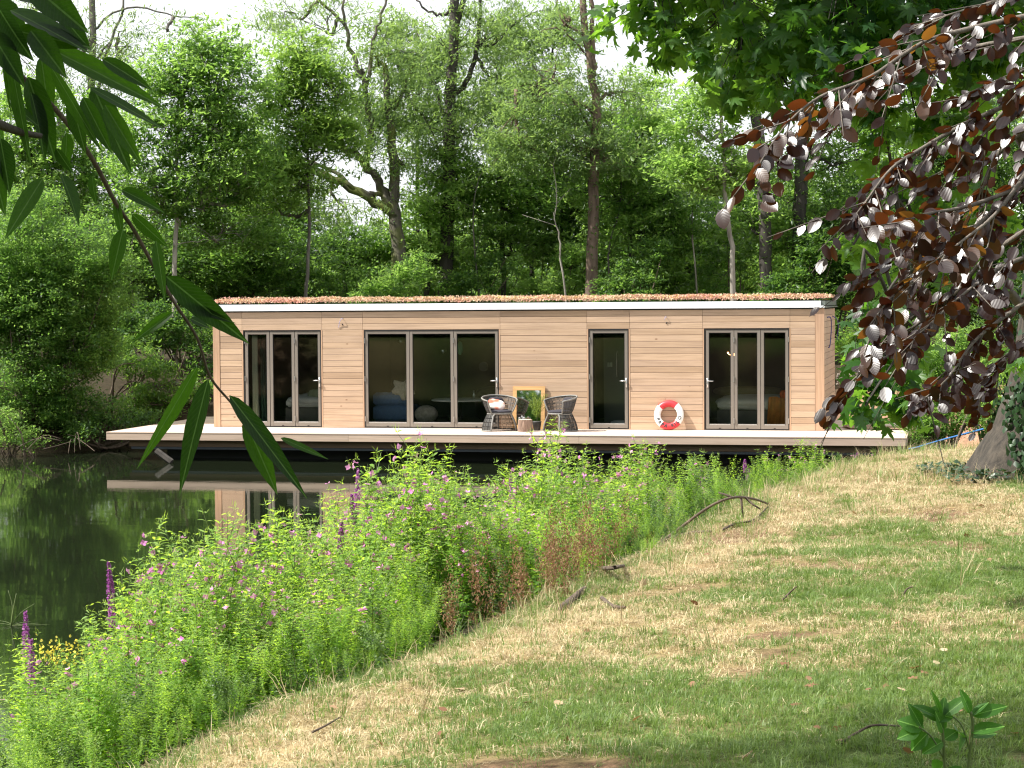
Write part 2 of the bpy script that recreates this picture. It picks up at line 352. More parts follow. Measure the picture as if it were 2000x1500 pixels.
EU = np.array([-120, -50, -8, -5.0, -3.0, -1.62, -.56, .75, 2.5, 4.2, 6.6, 9.2, 12.0, 13, 16, 80.])
EZ = np.array([.4, .5, .6, .6, .62, .63, .64, .67, .74, .82, .60, .35, .25, .2, .2, .2])
def sdist(u, w_): return (u-np.interp(w_, EW, EU))*.92
SHORE = np.array([(-200, -60), (-30, -9.5), (-14, -4.6), (-8.5, -2.6), (-4.7, -1.3), (-3.0, .6), (-1.6, 2.6), (0, 3.6), (13.5, 3.7), (15.4, 3.2), (16.4, 1.5), (18, -2.), (24, -4), (200, -4)], float)
def far_d(x, y):
    """how far behind the far shore (positive: on land)"""
    return (y-np.interp(x, SHORE[:, 0], SHORE[:, 1]))*.9
def ground_z(x, y):
    x = np.asarray(x, float); y = np.asarray(y, float); u, w_ = uw(x, y); s = sdist(u, w_); e = np.interp(w_, EW, EZ)
    s = s+(fbm(x, y, 1.4, 3)-.5)*.35
    top = e+np.interp(w_, [10, 20, 30], [.38, .13, .05])*(1-np.exp(-np.maximum(s, 0)/2.6))
    slope = np.interp(s, [-9, -6, -3.0, -2.4, -.35, 0], [-2.4, -2.0, -.85, -.55, .82, 1.0])
    near = np.where(s >= 0, top, slope*np.where(slope > 0, e, 1))
    near = near+(fbm(x, y, 2.2, 5)-.5)*.16*np.clip(s+1.5, 0, 1)+(fbm(x, y, .35, 8)-.5)*.035*np.clip(s+1, 0, 1)
    d = far_d(x, y)+(fbm(x, y, 2.5, 12)-.5)*1.0
    far = np.interp(d, [-6, -1.2, 0, .8, 3.5, 9, 25, 60], [-2.4, -1.4, -.62, -.15, .45, 1.0, 1.35, 1.6])+(fbm(x, y, 3, 21)-.5)*.25*np.clip(d, 0, 1)
    return np.maximum(np.maximum(near, far), -2.4)
def gz(x, y): return float(ground_z(x, y))
def dryness(x, y):
    u, w_ = uw(x, y); s = sdist(u, w_)
    d = .29+1.3*(fbm(x, y, 2.6, 31, 4)-.5)+.7*(fbm(x, y, .6, 41)-.5)
    d = d+.55*np.exp(-np.abs(s-.45)/.85)+.42*np.clip((w_-13)/5, 0, 1)*np.clip(1-np.abs(s-1.6)/2.6, 0, 1)-.30*np.clip((12.5-w_)/4, 0, 1)*np.clip(s-.6, 0, 1)
    return np.clip(d, 0, 1)

def spaced(a, dens):
    out = [a[0]]
    while out[-1] < a[1]: out.append(out[-1]+dens(out[-1]))
    return np.array(out)
US = spaced((-260, 300), lambda u: .085 if -4 < u < 9 else min(25, .085+.12*max(-4-u, u-9)))
WS = spaced((-60, 420), lambda q: .10 if 5.5 < q < 26 else (min(25, .1+.05*(q-26)) if q >= 26 else .1+.12*(5.5-q)))
WS = np.sort(np.concatenate([WS, np.arange(38, 52, .35)]))
UU, WW = np.meshgrid(US, WS); X, Y = xy(UU, WW); Z = ground_z(X, Y)
nu, nw = len(US), len(WS); idx = np.arange(nu*nw).reshape(nw, nu)
FQ = np.stack([idx[:-1, :-1], idx[:-1, 1:], idx[1:, 1:], idx[1:, :-1]], -1).reshape(-1, 4)
dr = dryness(X, Y).ravel(); S_ = sdist(UU, WW).ravel(); FD = far_d(X, Y).ravel()
g1, g2, soil, dk = np.array([.085, .12, .034]), np.array([.42, .315, .17]), np.array([.20, .125, .08]), np.array([.045, .036, .024])
mxd = dr[:, None]; colr = g1*(1-mxd)+g2*mxd
pt = np.clip((fbm(X, Y, .8, 61).ravel()-.62)*7, 0, 1)[:, None]; colr = colr*(1-pt)+soil*pt
bk = np.clip((-.1-S_)/.5, 0, 1)[:, None]; colr = colr*(1-bk)+dk*bk
fb = np.clip((FD+1)/.5, 0, 1)[:, None]
xx = X.ravel(); mulch = (np.clip((xx-12.9)/.5, 0, 1)*np.clip((20-xx)/2, 0, 1)*np.clip((FD.ravel()+1)/1, 0, 1)*np.clip((9-FD.ravel())/2, 0, 1))[:, None]
farc = dk*1.1*(1-mulch)+np.array([.36, .215, .15])*mulch
colr = colr*(1-fb)+farc*fb
gm = mesh_np('ground', np.stack([X.ravel(), Y.ravel(), Z.ravel()], 1), FQ, True, None, colr)
m, t, b = newmat('ground_surface'); at = N(t, 'ShaderNodeAttribute', attribute_name='Col')
p = pos(t); n1 = noise(t, 26, 6, .75, p); n2 = noise(t, 5, 5, .6, p)
c = mixc(t, 1.0, at.outputs['Color'], ramp(t, n1.outputs[0], [(.3, (.45, .45, .42)), (.5, (1, 1, 1)), (.72, (1.45, 1.4, 1.35))]), 'MULTIPLY')
c = mixc(t, 1.0, c, ramp(t, n2.outputs[0], [(.3, (.75, .75, .7)), (.7, (1.2, 1.18, 1.15))]), 'MULTIPLY')
t.links.new(c, b.inputs['Base Color']); b.inputs['Roughness'].default_value = 1; b.inputs['Specular IOR Level'].default_value = .1
bump(t, n1.outputs[0], .8, .04, b)
tag(link('ground', gm, m), kind='structure')

# ------------------------------------------------------------------ water
mb = MB(); mb.add([(-260, -120, -.6), (260, -120, -.6), (260, 60, -.6), (-260, 60, -.6)], [(0, 1, 2, 3)])
m, t, b = newmat('lake_water'); b.inputs['Base Color'].default_value = (.010, .014, .007, 1); b.inputs['Roughness'].default_value = .035; b.inputs['IOR'].default_value = 1.333
p = pos(t); n1 = noise(t, 1.0, 3, .5, mapping(t, p, (2.2, 4.5, 1))); n2 = noise(t, 1.0, 2, .5, mapping(t, p, (.35, .8, 1)))
ad = N(t, 'ShaderNodeMath', operation='MULTIPLY_ADD'); t.links.new(n1.outputs[0], ad.inputs[0]); ad.inputs[1].default_value = .25; t.links.new(n2.outputs[0], ad.inputs[2])
bump(t, ad.outputs[0], .030, .10, b)
tag(mb.build('water', m), kind='structure')

# ------------------------------------------------------------------ houseboat
L, D, H = 13.185, 3.69, 2.52
XL, XR, YF, YB, WZ = -1.69, 14.909, -2.009, 3.769, -.6
boat = empty('houseboat', (0, 0, 0), 0, 'timber clad houseboat with a sedum roof and wraparound deck, moored on the lake', 'houseboat')
def fx(px, py=740): return float(on_y(px, py, 0.0)[0])
doors = [  # opening left, right, leaf bounds (photo pixels), handle leaf, handle side, glass inset
    (476.5, 628.2, [(479.8, 527.2), (528.4, 575.8), (576.8, 627.2)]),
    (712.0, 975.0, [(713.8, 799.9), (800.9, 886.2), (887.2, 973.6)]),
    (1150.0, 1228.3, [(1152.3, 1226.2)]),
    (1375.7, 1541.8, [(1378.8, 1433.4), (1434.4, 1485.2), (1486.2, 1540.2)])]
DT = 2.065; PITCHB = .1312
rows = [(0.0, .139)]; z = .139
while z < H-.02: rows.append((z, min(z+PITCHB, H))); z += PITCHB
def board(x0, x1, z0, z1, y=0.0):
    mb = MB(); mb.box(x0, x1, y-.022+rnd.uniform(-.0015, .0015), y+.012, z0+.0035, z1-.0035, .003)
    return mb.build('cladding_board', M['clad'], boat)
xs_open = [(fx(a), fx(c_)) for a, c_, _ in doors]
xl_in, xr_in = .125, L-.155
segs = []; cur = xl_in
for a, c_ in xs_open: segs.append((cur, a-.03)); cur = c_+.03
segs.append((cur, xr_in))
for z0, z1 in rows:
    if z0 < DT-.02:
        for k, (a, c_) in enumerate(segs):
            if z1 > DT+.07: z1 = z1
            if k == 3 and abs(z0-.533) < .07:
                xm = fx(1300.5); board(a+.004, xm-.002, z0, z1); board(xm+.002, c_-.004, z0, z1)
            else: board(a+.004, c_-.004, z0, z1)
    else:
        js = [xl_in]+[fx(q, 625) for q in (473, 629, 708.5, 977, 1146.5, 1230, 1372, 1543)]+[xr_in]
        for a, c_ in zip(js[:-1], js[1:]): board(a+.003, c_-.003, z0, z1)
# side wall boards (right gable end) and corner trims
for z0, z1 in rows:
    mb = MB(); mb.box(L-.012, L+.022, .05, D-.03, z0+.0035, z1-.0035, .003); mb.build('side_board', M['clad'], boat)
    mb = MB(); mb.box(-.022, .012, .05, D-.03, z0+.0035, z1-.0035, .003); mb.build('side_board', M['clad'], boat)
    mb = MB(); mb.box(.03, L-.03, D-.012, D+.022, z0+.0035, z1-.0035, .003); mb.build('rear_board', M['clad'], boat)
for x0, x1 in ((-.03, xl_in-.004), (xr_in+.004, L+.03)):
    mb = MB(); mb.box(x0, x1, -.03, .045, 0.002, H, .004); mb.build('corner_board', M['trim'], boat)
# backing walls (hold the boards, with the openings left free)
mb = MB(); cur = .02
for a, c_ in xs_open: mb.box(cur, a-.004, .014, .10, .004, H-.004); mb.box(a-.003, c_+.003, .014, .10, DT+.045, H-.004); cur = c_+.004
mb.box(cur, L-.02, .014, .10, .004, H-.004); mb.build('wall', M['dark'], boat)
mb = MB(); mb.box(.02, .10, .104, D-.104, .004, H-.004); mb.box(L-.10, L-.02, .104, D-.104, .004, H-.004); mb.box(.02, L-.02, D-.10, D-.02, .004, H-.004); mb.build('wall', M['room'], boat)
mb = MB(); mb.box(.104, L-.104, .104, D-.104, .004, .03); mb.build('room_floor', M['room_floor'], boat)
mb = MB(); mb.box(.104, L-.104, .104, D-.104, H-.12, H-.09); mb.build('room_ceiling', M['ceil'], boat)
for xx_ in (fx(670), fx(1100), fx(1300)):
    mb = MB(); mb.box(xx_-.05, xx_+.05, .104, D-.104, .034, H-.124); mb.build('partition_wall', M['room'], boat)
# doors
def handle(par, x, y, z, side):
    mb = MB(); mb.box(x-.016, x+.016, y-.012, y, z-.14, z+.06, .004); mb.tube([(x, y-.01, z), (x, y-.055, z), (x+side*.02, y-.062, z), (x+side*.125, y-.06, z-.004)], .011, 8)
    mb.build('handle', M['steel'], par, True)
for di, (a, c_, lv) in enumerate(doors):
    x0, x1 = fx(a), fx(c_); zt = DT+.04
    mb = MB()   # surrounding frame
    mb.box(x0, x0+.022, -.02, .06, .0, zt); mb.box(x1-.022, x1, -.02, .06, .0, zt); mb.box(x0+.022, x1-.022, -.02, .06, zt-.02, zt); mb.box(x0+.022, x1-.022, -.015, .06, .0, .018)
    mb.build('door_frame', M['dark'], boat)
    for e in (x0-.030, x1+.004):
        mb = MB(); mb.box(e, e+.026, -.026, .03, .002, DT+.04, .003); mb.build('jamb_trim', M['trim'], boat)
    for li, (q0, q1) in enumerate(lv):
        l0, l1 = fx(q0), fx(q1); zb, z2 = .022, zt-.024; fw = .062; yy = -.012
        mb = MB(); mb.box(l0, l0+fw, yy, yy+.06, zb, z2, .006); mb.box(l1-fw, l1, yy, yy+.06, zb, z2, .006)
        mb.box(l0+fw-.001, l1-fw+.001, yy+.002, yy+.058, zb+.001, zb+.085, .005); mb.box(l0+fw-.001, l1-fw+.001, yy+.002, yy+.058, z2-.062, z2-.001, .005)
        leaf = mb.build('door_leaf', M['frame'], boat)
        mb = MB(); mb.box(l0+fw, l1-fw, yy+.026, yy+.032, zb+.08, z2-.058); mb.build('pane', M['glass'], leaf)
        mb = MB(); gx0, gx1, gz0, gz1 = l0+fw-.002, l1-fw+.002, zb+.083, z2-.060
        mb.box(gx0, gx0+.012, yy+.008, yy+.025, gz0, gz1); mb.box(gx1-.012, gx1, yy+.008, yy+.025, gz0, gz1); mb.box(gx0+.012, gx1-.012, yy+.008, yy+.025, gz1-.012, gz1)
        mb.build('glazing_bead', M['dark'], leaf)
        mb = MB(); mb.box(gx0+.012, gx1-.012, yy+.004, yy+.025, gz0, gz0+.022); mb.build('drip_bar', M['steel'], leaf)
        mb = MB(); mb.box((l0+l1)/2-.02, (l0+l1)/2+.02, yy-.006, yy+.001, zb+.008, zb+.022); mb.build('drain_cap', M['dark'], leaf)
        hinge = {0: [(0, 'l'), (1, 'r')], 1: [(0, 'l'), (1, 'r')], 2: [(0, 'l')], 3: [(0, 'r'), (2, 'r')]}[di]
        for hl, sd in hinge:
            if hl == li:
                hx = l0-.004 if sd == 'l' else l1+.004
                for hz in (.14, 1.0 if di != 2 else 1.05, 1.82):
                    mb = MB(); mb.tube([(hx, yy-.012, hz), (hx, yy-.012, hz+.11)], .010, 6); mb.build('hinge', M['steel'], leaf)
        if (di in (0, 1) and li == 2) or di == 2: handle(leaf, l1-.034, yy, 1.02, -1)
        if di == 3 and li == 0: handle(leaf, l0+.034, yy, 1.02, 1)
# roof: white fascia, flashing, membrane, sedum
mb = MB(); mb.box(-.06, L+.04, -.07, -.036, H+.004, H+.045, .003); mb.build('roof_drip_edge', M['white_metal'], boat)
mb = MB(); mb.box(-.05, L-.035, -.062, -.03, H+.047, H+.145, .003); mb.build('roof_fascia', M['white_metal'], boat)
mb = MB(); mb.box(L-.03, L+.05, -.02, D+.06, H+.047, H+.14, .003); mb.box(L-.02, L+.075, -.025, D+.08, H+.004, H+.03, .003); mb.build('side_fascia', M['zinc'], boat)
mb = MB(); mb.box(-.075, .02, -.025, D+.08, H+.004, H+.14, .003); mb.build('side_fascia', M['zinc'], boat)
mb = MB(); mb.box(.024, L-.034, -.028, D+.05, H+.0, H+.15); mb.build('roof_deck', M['dark'], boat)
n = 26000
sx = RG.uniform(-.07, L+.03, n); sy = np.where(RG.random(n) < .45, RG.uniform(-.035, .3, n), RG.uniform(-.03, D+.05, n))
hz = .045+.13*fbm(sx, sy, .45, 71)*RG.uniform(.35, 1.2, n)
cz = H+.155+hz*np.clip((sy+.06)/.08, .35, 1)
def leaf_quads(C, A, Bv, tint):
    """rhombus leaves: centre C, half-length vectors A, half-width vectors Bv"""
    n_ = len(C); Nn = np.cross(A, Bv); ln = np.linalg.norm(Nn, axis=1, keepdims=True)+1e-9; wv = np.linalg.norm(Bv, axis=1, keepdims=True)
    fold = Nn/ln*wv*.35
    V = np.stack([C-A, C+Bv*1.0-A*.1+fold, C+A, C-Bv-A*.1+fold], 1).reshape(-1, 3)
    i = np.arange(n_)*4; Fq = np.concatenate([np.stack([i, i+1, i+2], 1), np.stack([i, i+2, i+3], 1)])
    return V, Fq, np.concatenate([tint, tint])
def unit(v): return v/(np.linalg.norm(v, axis=1, keepdims=True)+1e-9)
def rand_dirs(n_, up=0.0):
    d = unit(RG.normal(size=(n_, 3))+np.array([0, 0, up])); return d
A = rand_dirs(n, .8)*RG.uniform(.014, .034, n)[:, None]; Bv = unit(np.cross(A, rand_dirs(n)))*RG.uniform(.008, .018, n)[:, None]
V, Fq, ti = leaf_quads(np.stack([sx, sy, cz], 1), A, Bv, np.clip(fbm(sx, sy, .9, 77)*1.0-.05+RG.uniform(-.25, .25, n)+.25*(hz > .07), 0, .8))
tag(link('sedum', mesh_np('sedum', V, Fq, False, ti), M['sedum'], boat), kind='stuff')
n = 1500; sx = RG.uniform(0, L, n); sy = RG.uniform(-.05, .5, n); ok = fbm(sx, sy, .6, 81) > .53; sx, sy = sx[ok], sy[ok]; n = len(sx)
C = np.stack([sx, sy, H+.15+.10+RG.uniform(-.02, .035, n)], 1); A = rand_dirs(n, .5)*.012; Bv = unit(np.cross(A, rand_dirs(n)))*.009
V, Fq, ti = leaf_quads(C, A, Bv, RG.random(n)); tag(link('sedum_flowers', mesh_np('sedum_flowers', V, Fq, False, ti), M['yellow'], boat), kind='stuff')
# deck boards
y = YF+.03; bw = .142
while y < YB-.02:
    y1 = min(y+bw, YB); spans = [(XL+.02, XR-.02)]
    if y1 > 0.0 and y < D+.03: spans = [(XL+.02, -.035), (L+.035, XR-.02)]
    if y1 > 0 and y < 0: spans = [(XL+.02, XR-.02)]; 
    for a, c_ in spans:
        cuts = [a]+([a+(c_-a)*q for q in (.31+rnd.uniform(-.05, .05), .66+rnd.uniform(-.05, .05))] if c_-a > 5 else [])+[c_]
        for q0, q1 in zip(cuts[:-1], cuts[1:]):
            mb = MB(); mb.box(q0+.002, q1-.002, y+.003, y1-.003, -.028, -.001-rnd.uniform(0, .002), .003); mb.build('deck_board', M['deck'], boat)
    y += bw
def edge_board(x0, x1, y0, y1, z0, z1, name='deck_edge_board'):
    mb = MB(); mb.box(x0, x1, y0, y1, z0, z1, .003); return mb.build(name, M['fascia_wood'], boat)
jf = [XL, fx(735, 850)-.0, fx(1165, 850), XR]
for a, c_ in zip(jf[:-1], jf[1:]):
    edge_board(a+.002, c_-.002, YF-.012, YF+.024, -.165, -.022)
    edge_board(a+.002, c_-.002, YF-.018, YF+.026, -.020, .002, 'deck_nosing')
for x_ in (XL-.012, XR-.012): edge_board(x_, x_+.03, YF+.03, YB, -.165, .0)
edge_board(XL+.02, XR-.02, YB+.004, YB+.034, -.165, .0)
bx = [XL+.42, fx(660), fx(1290), XR-.55]
for a, c_ in zip(bx[:-1], bx[1:]):
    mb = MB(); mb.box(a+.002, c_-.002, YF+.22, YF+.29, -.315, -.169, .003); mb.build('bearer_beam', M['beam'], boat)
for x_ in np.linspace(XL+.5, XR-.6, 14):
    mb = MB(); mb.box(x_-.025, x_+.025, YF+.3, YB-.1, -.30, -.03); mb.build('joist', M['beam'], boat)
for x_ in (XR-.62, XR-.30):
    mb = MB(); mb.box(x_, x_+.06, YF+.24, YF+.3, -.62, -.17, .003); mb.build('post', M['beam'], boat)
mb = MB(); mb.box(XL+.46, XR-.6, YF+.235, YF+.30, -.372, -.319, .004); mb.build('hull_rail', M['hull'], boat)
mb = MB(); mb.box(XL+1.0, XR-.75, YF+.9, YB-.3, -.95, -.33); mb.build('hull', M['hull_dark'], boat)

# cables on the walls
def cable(pts, r_, mat, label): tag(_c(pts, r_, mat), label, 'cable')
def _c(pts, r_, mat):
    P0 = [np.array(q, float) for q in pts]; out = []
    for i in range(len(P0)-1):
        a0 = P0[max(i-1, 0)]; a1 = P0[i]; a2 = P0[i+1]; a3 = P0[min(i+2, len(P0)-1)]
        for k in range(5):
            s = k/5; out.append(.5*((2*a1)+(-a0+a2)*s+(2*a0-5*a1+4*a2-a3)*s*s+(-a0+3*a1-3*a2+a3)*s**3))
    out.append(P0[-1]); mb = MB(); mb.tube(out, r_, 6); return mb.build('cable', mat, None, True)
def yz(px, py, y): q = on_y(px, py, y); return (q[0], q[1], q[2])
cable([yz(670, 622, -.022), yz(666.5, 623, -.07), yz(663, 630, -.05), yz(661.5, 640, -.03)], .006, M['pale_cable'], 'pale violet cable hanging from the wall between the two left door sets')
cable([yz(1302.5, 620, -.022), yz(1299.5, 619, -.06), yz(1298, 625, -.04)], .006, M['pale_cable'], 'pale violet cable stub on the wall above the lifebuoy')
cable([(L+.03, .9, 2.32), (L+.10, 1.0, 2.30), (L+.09, 1.3, 2.05), (L+.06, 1.32, 1.72), (L+.03, 1.3, 1.68)], .011, M['navy_cable'], 'navy cable hanging on the end wall, nearer the front corner')
cable([(L+.03, 2.7, 2.33), (L+.11, 2.9, 2.26), (L+.12, 3.3, 2.1), (L+.08, 3.45, 1.8)], .011, M['navy_cable'], 'navy cable hanging on the end wall, nearer the rear corner')
for px_, py_, lab in ((669, 634, 'small dark outlet hole beside the pale cable near the left doors'), (1301.5, 631, 'small dark outlet hole in the wall above the lifebuoy')):
    q = on_y(px_, py_, -.024); mb = MB(); mb.tube([(q[0], -.034, q[2]), (q[0], -.0225, q[2])], .014, 10); tag(mb.build('wall_outlet', M['dark'], None, True), lab, 'outlet')

# ------------------------------------------------------------------ things on the deck
def sup(a, n_=2.6):  # superellipse direction
    c_, s_ = math.cos(a), math.sin(a); return (abs(c_)**(2/n_)*(1 if c_ > 0 else -1), abs(s_)**(2/n_)*(1 if s_ > 0 else -1))
def tub_chair(loc, rz, label):
    root = empty('woven_armchair', loc, rz, label, 'chair', 'woven tub armchairs on the deck')
    # local frame: the chair faces -y
    OP = R(62)                      # half opening angle towards the front
    def up_pt(th, k):               # upper shell, th measured from the front, k 0..1 from bottom to rim
        e = (1-math.cos(th))/2
        r_ = .235+.115*k**.75; rim = .60+.13*e; zz = .375+(rim-.375)*k
        return (r_*1.06*math.sin(th), -r_*math.cos(th)-.01, zz)
    def lo_pt(th, k):               # lower shell flaring to the floor, k 0 floor .. 1 waist
        r_ = .355-.115*k**1.6; return (r_*1.05*math.sin(th), -r_*math.cos(th), .015+.345*k)
    cells = MB(); rods = MB()
    def lattice(fn, t0, t1, nt_, nk, k0=0, k1=1):
        for i in range(nt_):
            for j in range(nk):
                a0 = t0+(t1-t0)*(i+.10)/nt_; a1 = t0+(t1-t0)*(i+.90)/nt_; b0 = k0+(k1-k0)*(j+.13)/nk; b1 = k0+(k1-k0)*(j+.87)/nk
                for h in range(3):
                    c0 = b0+(b1-b0)*(h+.06)/3; c1 = b0+(b1-b0)*(h+.86)/3
                    cells.add([fn(a0, c0), fn((a0+a1)/2, c0), fn(a1, c0), fn(a1, c1), fn((a0+a1)/2, c1), fn(a0, c1)], [(0, 1, 4, 5), (1, 2, 3, 4)])
        for i in range(nt_+1):
            a = t0+(t1-t0)*i/nt_; rods.tube([fn(a, k0+(k1-k0)*q/6) for q in range(7)], .0055, 5)
        for j in range(nk+1):
            kk = k0+(k1-k0)*j/nk; rods.tube([fn(t0+(t1-t0)*q/30, kk) for q in range(31)], .0055, 5)
    lattice(up_pt, OP, 2*math.pi-OP, 18, 4)
    lattice(lo_pt, R(48), 2*math.pi-R(48), 18, 4)
    tag(cells.build('weave', M['rattan'], root), kind='stuff'); rods.build('lattice_rods', M['rattan_dark'], root)
    fr_ = MB(); N_ = 44
    rim = [up_pt(OP+(2*math.pi-2*OP)*q/N_, 1) for q in range(N_+1)]
    s1 = [up_pt(2*math.pi-OP, 1-q/8) for q in range(1, 9)]
    bot = [up_pt(2*math.pi-OP+(2*OP)*q/10, 0) for q in range(1, 10)]
    s2 = [up_pt(OP, q/8) for q in range(0, 8)]
    fr_.tube(rim+s1+bot+s2, .0165, 8, closed=True)
    arch = [lo_pt(R(48), q/8) for q in range(0, 8)]+[(.235*1.05*math.sin(a), -.235*math.cos(a)-.01, .36+.008*math.cos(a)) for a in np.linspace(R(44), -R(44), 11)]+[lo_pt(-R(48), 1-q/8) for q in range(1, 9)]
    fr_.tube(arch, .0165, 8)
    fr_.tube([lo_pt(2*math.pi*q/40, 1) for q in range(40)], .012, 6, closed=True)
    fr_.tube([lo_pt(R(48)+(2*math.pi-2*R(48))*q/40, 0) for q in range(41)], .012, 6)
    fr_.build('frame', M['rattan_light'], root, True)
    cu = MB(); cu.blob((0, -.02, .405), (.255, .25, .045), 20, 9, lambda d: 1.0); cu.build('seat_cushion', M['charcoal_fabric'], root, True)
    b_ = MB(); b_.blob((0, 0, 0), (.205, .06, .15), 18, 10, lambda d: (abs(d[0])**3+abs(d[1])**3+abs(d[2])**3+1e-6)**(-1/3)*.9)
    bo = b_.build('back_cushion', M['charcoal_fabric'], root, True); bo.location = (0, .20, .565); bo.rotation_euler[0] = R(-14)
    return root
lc = on_z(985.5, 838.5, 0); tub_chair((lc[0], -.72, 0), R(34), 'woven tub chair left of the log stump with a coral and white cushion')
rc = on_z(1105.5, 838.5, 0); tub_chair((rc[0], -.72, 0), R(-42), 'woven tub chair right of the log stump, empty')
b_ = MB(); b_.blob((0, 0, 0), (.20, .055, .125), 18, 10, lambda d: (abs(d[0])**3+abs(d[1])**3+abs(d[2])**3+1e-6)**(-1/3)*.92)
cu = b_.build('cushion', M['coral'], None, True); cu.location = (lc[0]-.06, -.72-.04, .545); cu.rotation_euler = (R(-22), R(13), R(8))
tag(cu, 'coral and white patterned cushion resting in the left tub chair', 'cushion')
# log stump
sp_ = on_z(1036.5, 839, 0); st = empty('log_stump', (sp_[0], -.86, 0), 0, 'sawn log stump with furrowed bark standing between the two tub chairs', 'log')
mb = MB(); prof = []
nn = 26; vs = []; fs = []
for j, zz in enumerate((0, .08, .16, .245)):
    for k in range(nn):
        a = 2*math.pi*k/nn; r_ = .145*(1+.05*math.sin(3*a+1)+.035*math.sin(11*a)+.02*rnd.uniform(-1, 1))*(1.06-.06*zz/.25); vs.append((r_*math.cos(a), r_*math.sin(a), zz))
for j in range(3):
    for k in range(nn): fs.append((j*nn+k, j*nn+(k+1) % nn, (j+1)*nn+(k+1) % nn, (j+1)*nn+k))
mb.add(vs, fs); mb.build('bark', M['log_bark'], st)
mb = MB(); mb.add([(x*.97, y*.97, .246) for x, y, _ in vs[-nn:]], [tuple(range(nn))]); mb.build('sawn_top', M['log_end'], st)
# mirror leaning on the wall
m0, m1 = on_y(1000.5, 750, -.12), on_y(1063.5, 750, -.12)
mw = m1[0]-m0[0]; mh = .90
mi = empty('framed_mirror', ((m0[0]+m1[0])/2, -.115, 0.004), 0, 'pine framed mirror leaning against the cladding behind the chairs', 'mirror'); mi.rotation_euler[0] = R(-5)
fw = .085
mb = MB(); mb.add([(-mw/2, -.03, 0), (mw/2, -.03, 0), (mw/2-fw, -.03, fw), (-mw/2+fw, -.03, fw), (-mw/2, 0, 0), (mw/2, 0, 0), (mw/2-fw, 0, fw), (-mw/2+fw, 0, fw)], [(0, 1, 2, 3), (0, 4, 5, 1), (3, 2, 6, 7), (4, 7, 6, 5)]); mb.build('frame_rail', M['pine'], mi)
mb = MB(); mb.add([(-mw/2, -.03, mh), (mw/2, -.03, mh), (mw/2-fw, -.03, mh-fw), (-mw/2+fw, -.03, mh-fw), (-mw/2, 0, mh), (mw/2, 0, mh), (mw/2-fw, 0, mh-fw), (-mw/2+fw, 0, mh-fw)], [(0, 3, 2, 1), (0, 1, 5, 4), (3, 7, 6, 2), (4, 5, 6, 7)]); mb.build('frame_rail', M['pine'], mi)
for sgn in (-1, 1):
    mb = MB(); a = sgn*(mw/2-.001); c_ = sgn*(mw/2-fw); q = [(a, -.0295, .002), (c_, -.0295, fw+.001), (c_, -.0295, mh-fw-.001), (a, -.0295, mh-.002)]
    mb.add(q+[(x, 0, z_) for x, _, z_ in q], [(0, 1, 2, 3) if sgn > 0 else (3, 2, 1, 0), (1, 5, 6, 2) if sgn > 0 else (2, 6, 5, 1), (3, 7, 4, 0) if sgn > 0 else (0, 4, 7, 3), (4, 7, 6, 5)]); mb.build('frame_stile', M['pine'], mi)
mb = MB(); mb.box(-mw/2+fw-.005, mw/2-fw+.005, -.016, -.010, fw-.005, mh-fw+.005); mb.build('mirror_glass', M['mirror'], mi)
# fern in a pot
fp = on_z(1057, 838, 0); fe = empty('potted_fern', (fp[0], -.52, 0), 0, 'feathery yellow green fern in a dark pot in front of the mirror', 'plant')
mb = MB(); mb.lathe([(.07, 0), (.095, .17), (.10, .19), (.085, .19)], 18); mb.build('pot', M['pot'], fe, True)
Cs, As, Bs = [], [], []; mb = MB()
for i in range(26):
    a = rnd.uniform(0, 6.28); ln = rnd.uniform(.35, .62); lean = rnd.uniform(.05, .30); pts = []
    for q in range(9):
        s = q/8; pts.append(np.array([math.cos(a)*lean*s**1.6, math.sin(a)*lean*.7*s**1.6, .17+ln*s-.14*lean*s**3]))
    mb.tube(pts, .003, 3)
    for q in range(3, 9):
        for k in range(14):
            c0 = pts[q]+RG.normal(size=3)*.022; Cs.append(c0); d = RG.normal(size=3)+np.array([math.cos(a), math.sin(a), .6]); d /= np.linalg.norm(d); As.append(d*.020); e = np.cross(d, RG.normal(size=3)); Bs.append(e/np.linalg.norm(e)*.0032)
mb.build('stem', M['stem'], fe)
V, Fq, ti = leaf_quads(np.array(Cs), np.array(As), np.array(Bs), RG.random(len(Cs))); tag(link('fronds', mesh_np('fronds', V, Fq, False, ti), M['fern'], fe), kind='stuff')
# vase of white ball flowers
vp = on_z(1026, 838, 0); va = empty('vase', (vp[0]-.01, -.40, 0), 0, 'small dark vase of white ball shaped flower heads behind the log stump', 'vase')
mb = MB(); mb.lathe([(.04, 0), (.055, .08), (.03, .17), (.036, .19)], 14); mb.build('vase_body', M['pot'], va, True)
for dx, dz in ((-.05, .245), (.005, .275), (.045, .25), (.02, .24)):
    mb = MB(); mb.tube([(0, 0, .18), (dx, 0, dz)], .003, 4); mb.build('stem', M['stem'], va); mb = MB(); mb.blob((dx, -.01, dz), (.026, .026, .026), 12, 8); mb.build('flower_head', M['linen'], va, True)
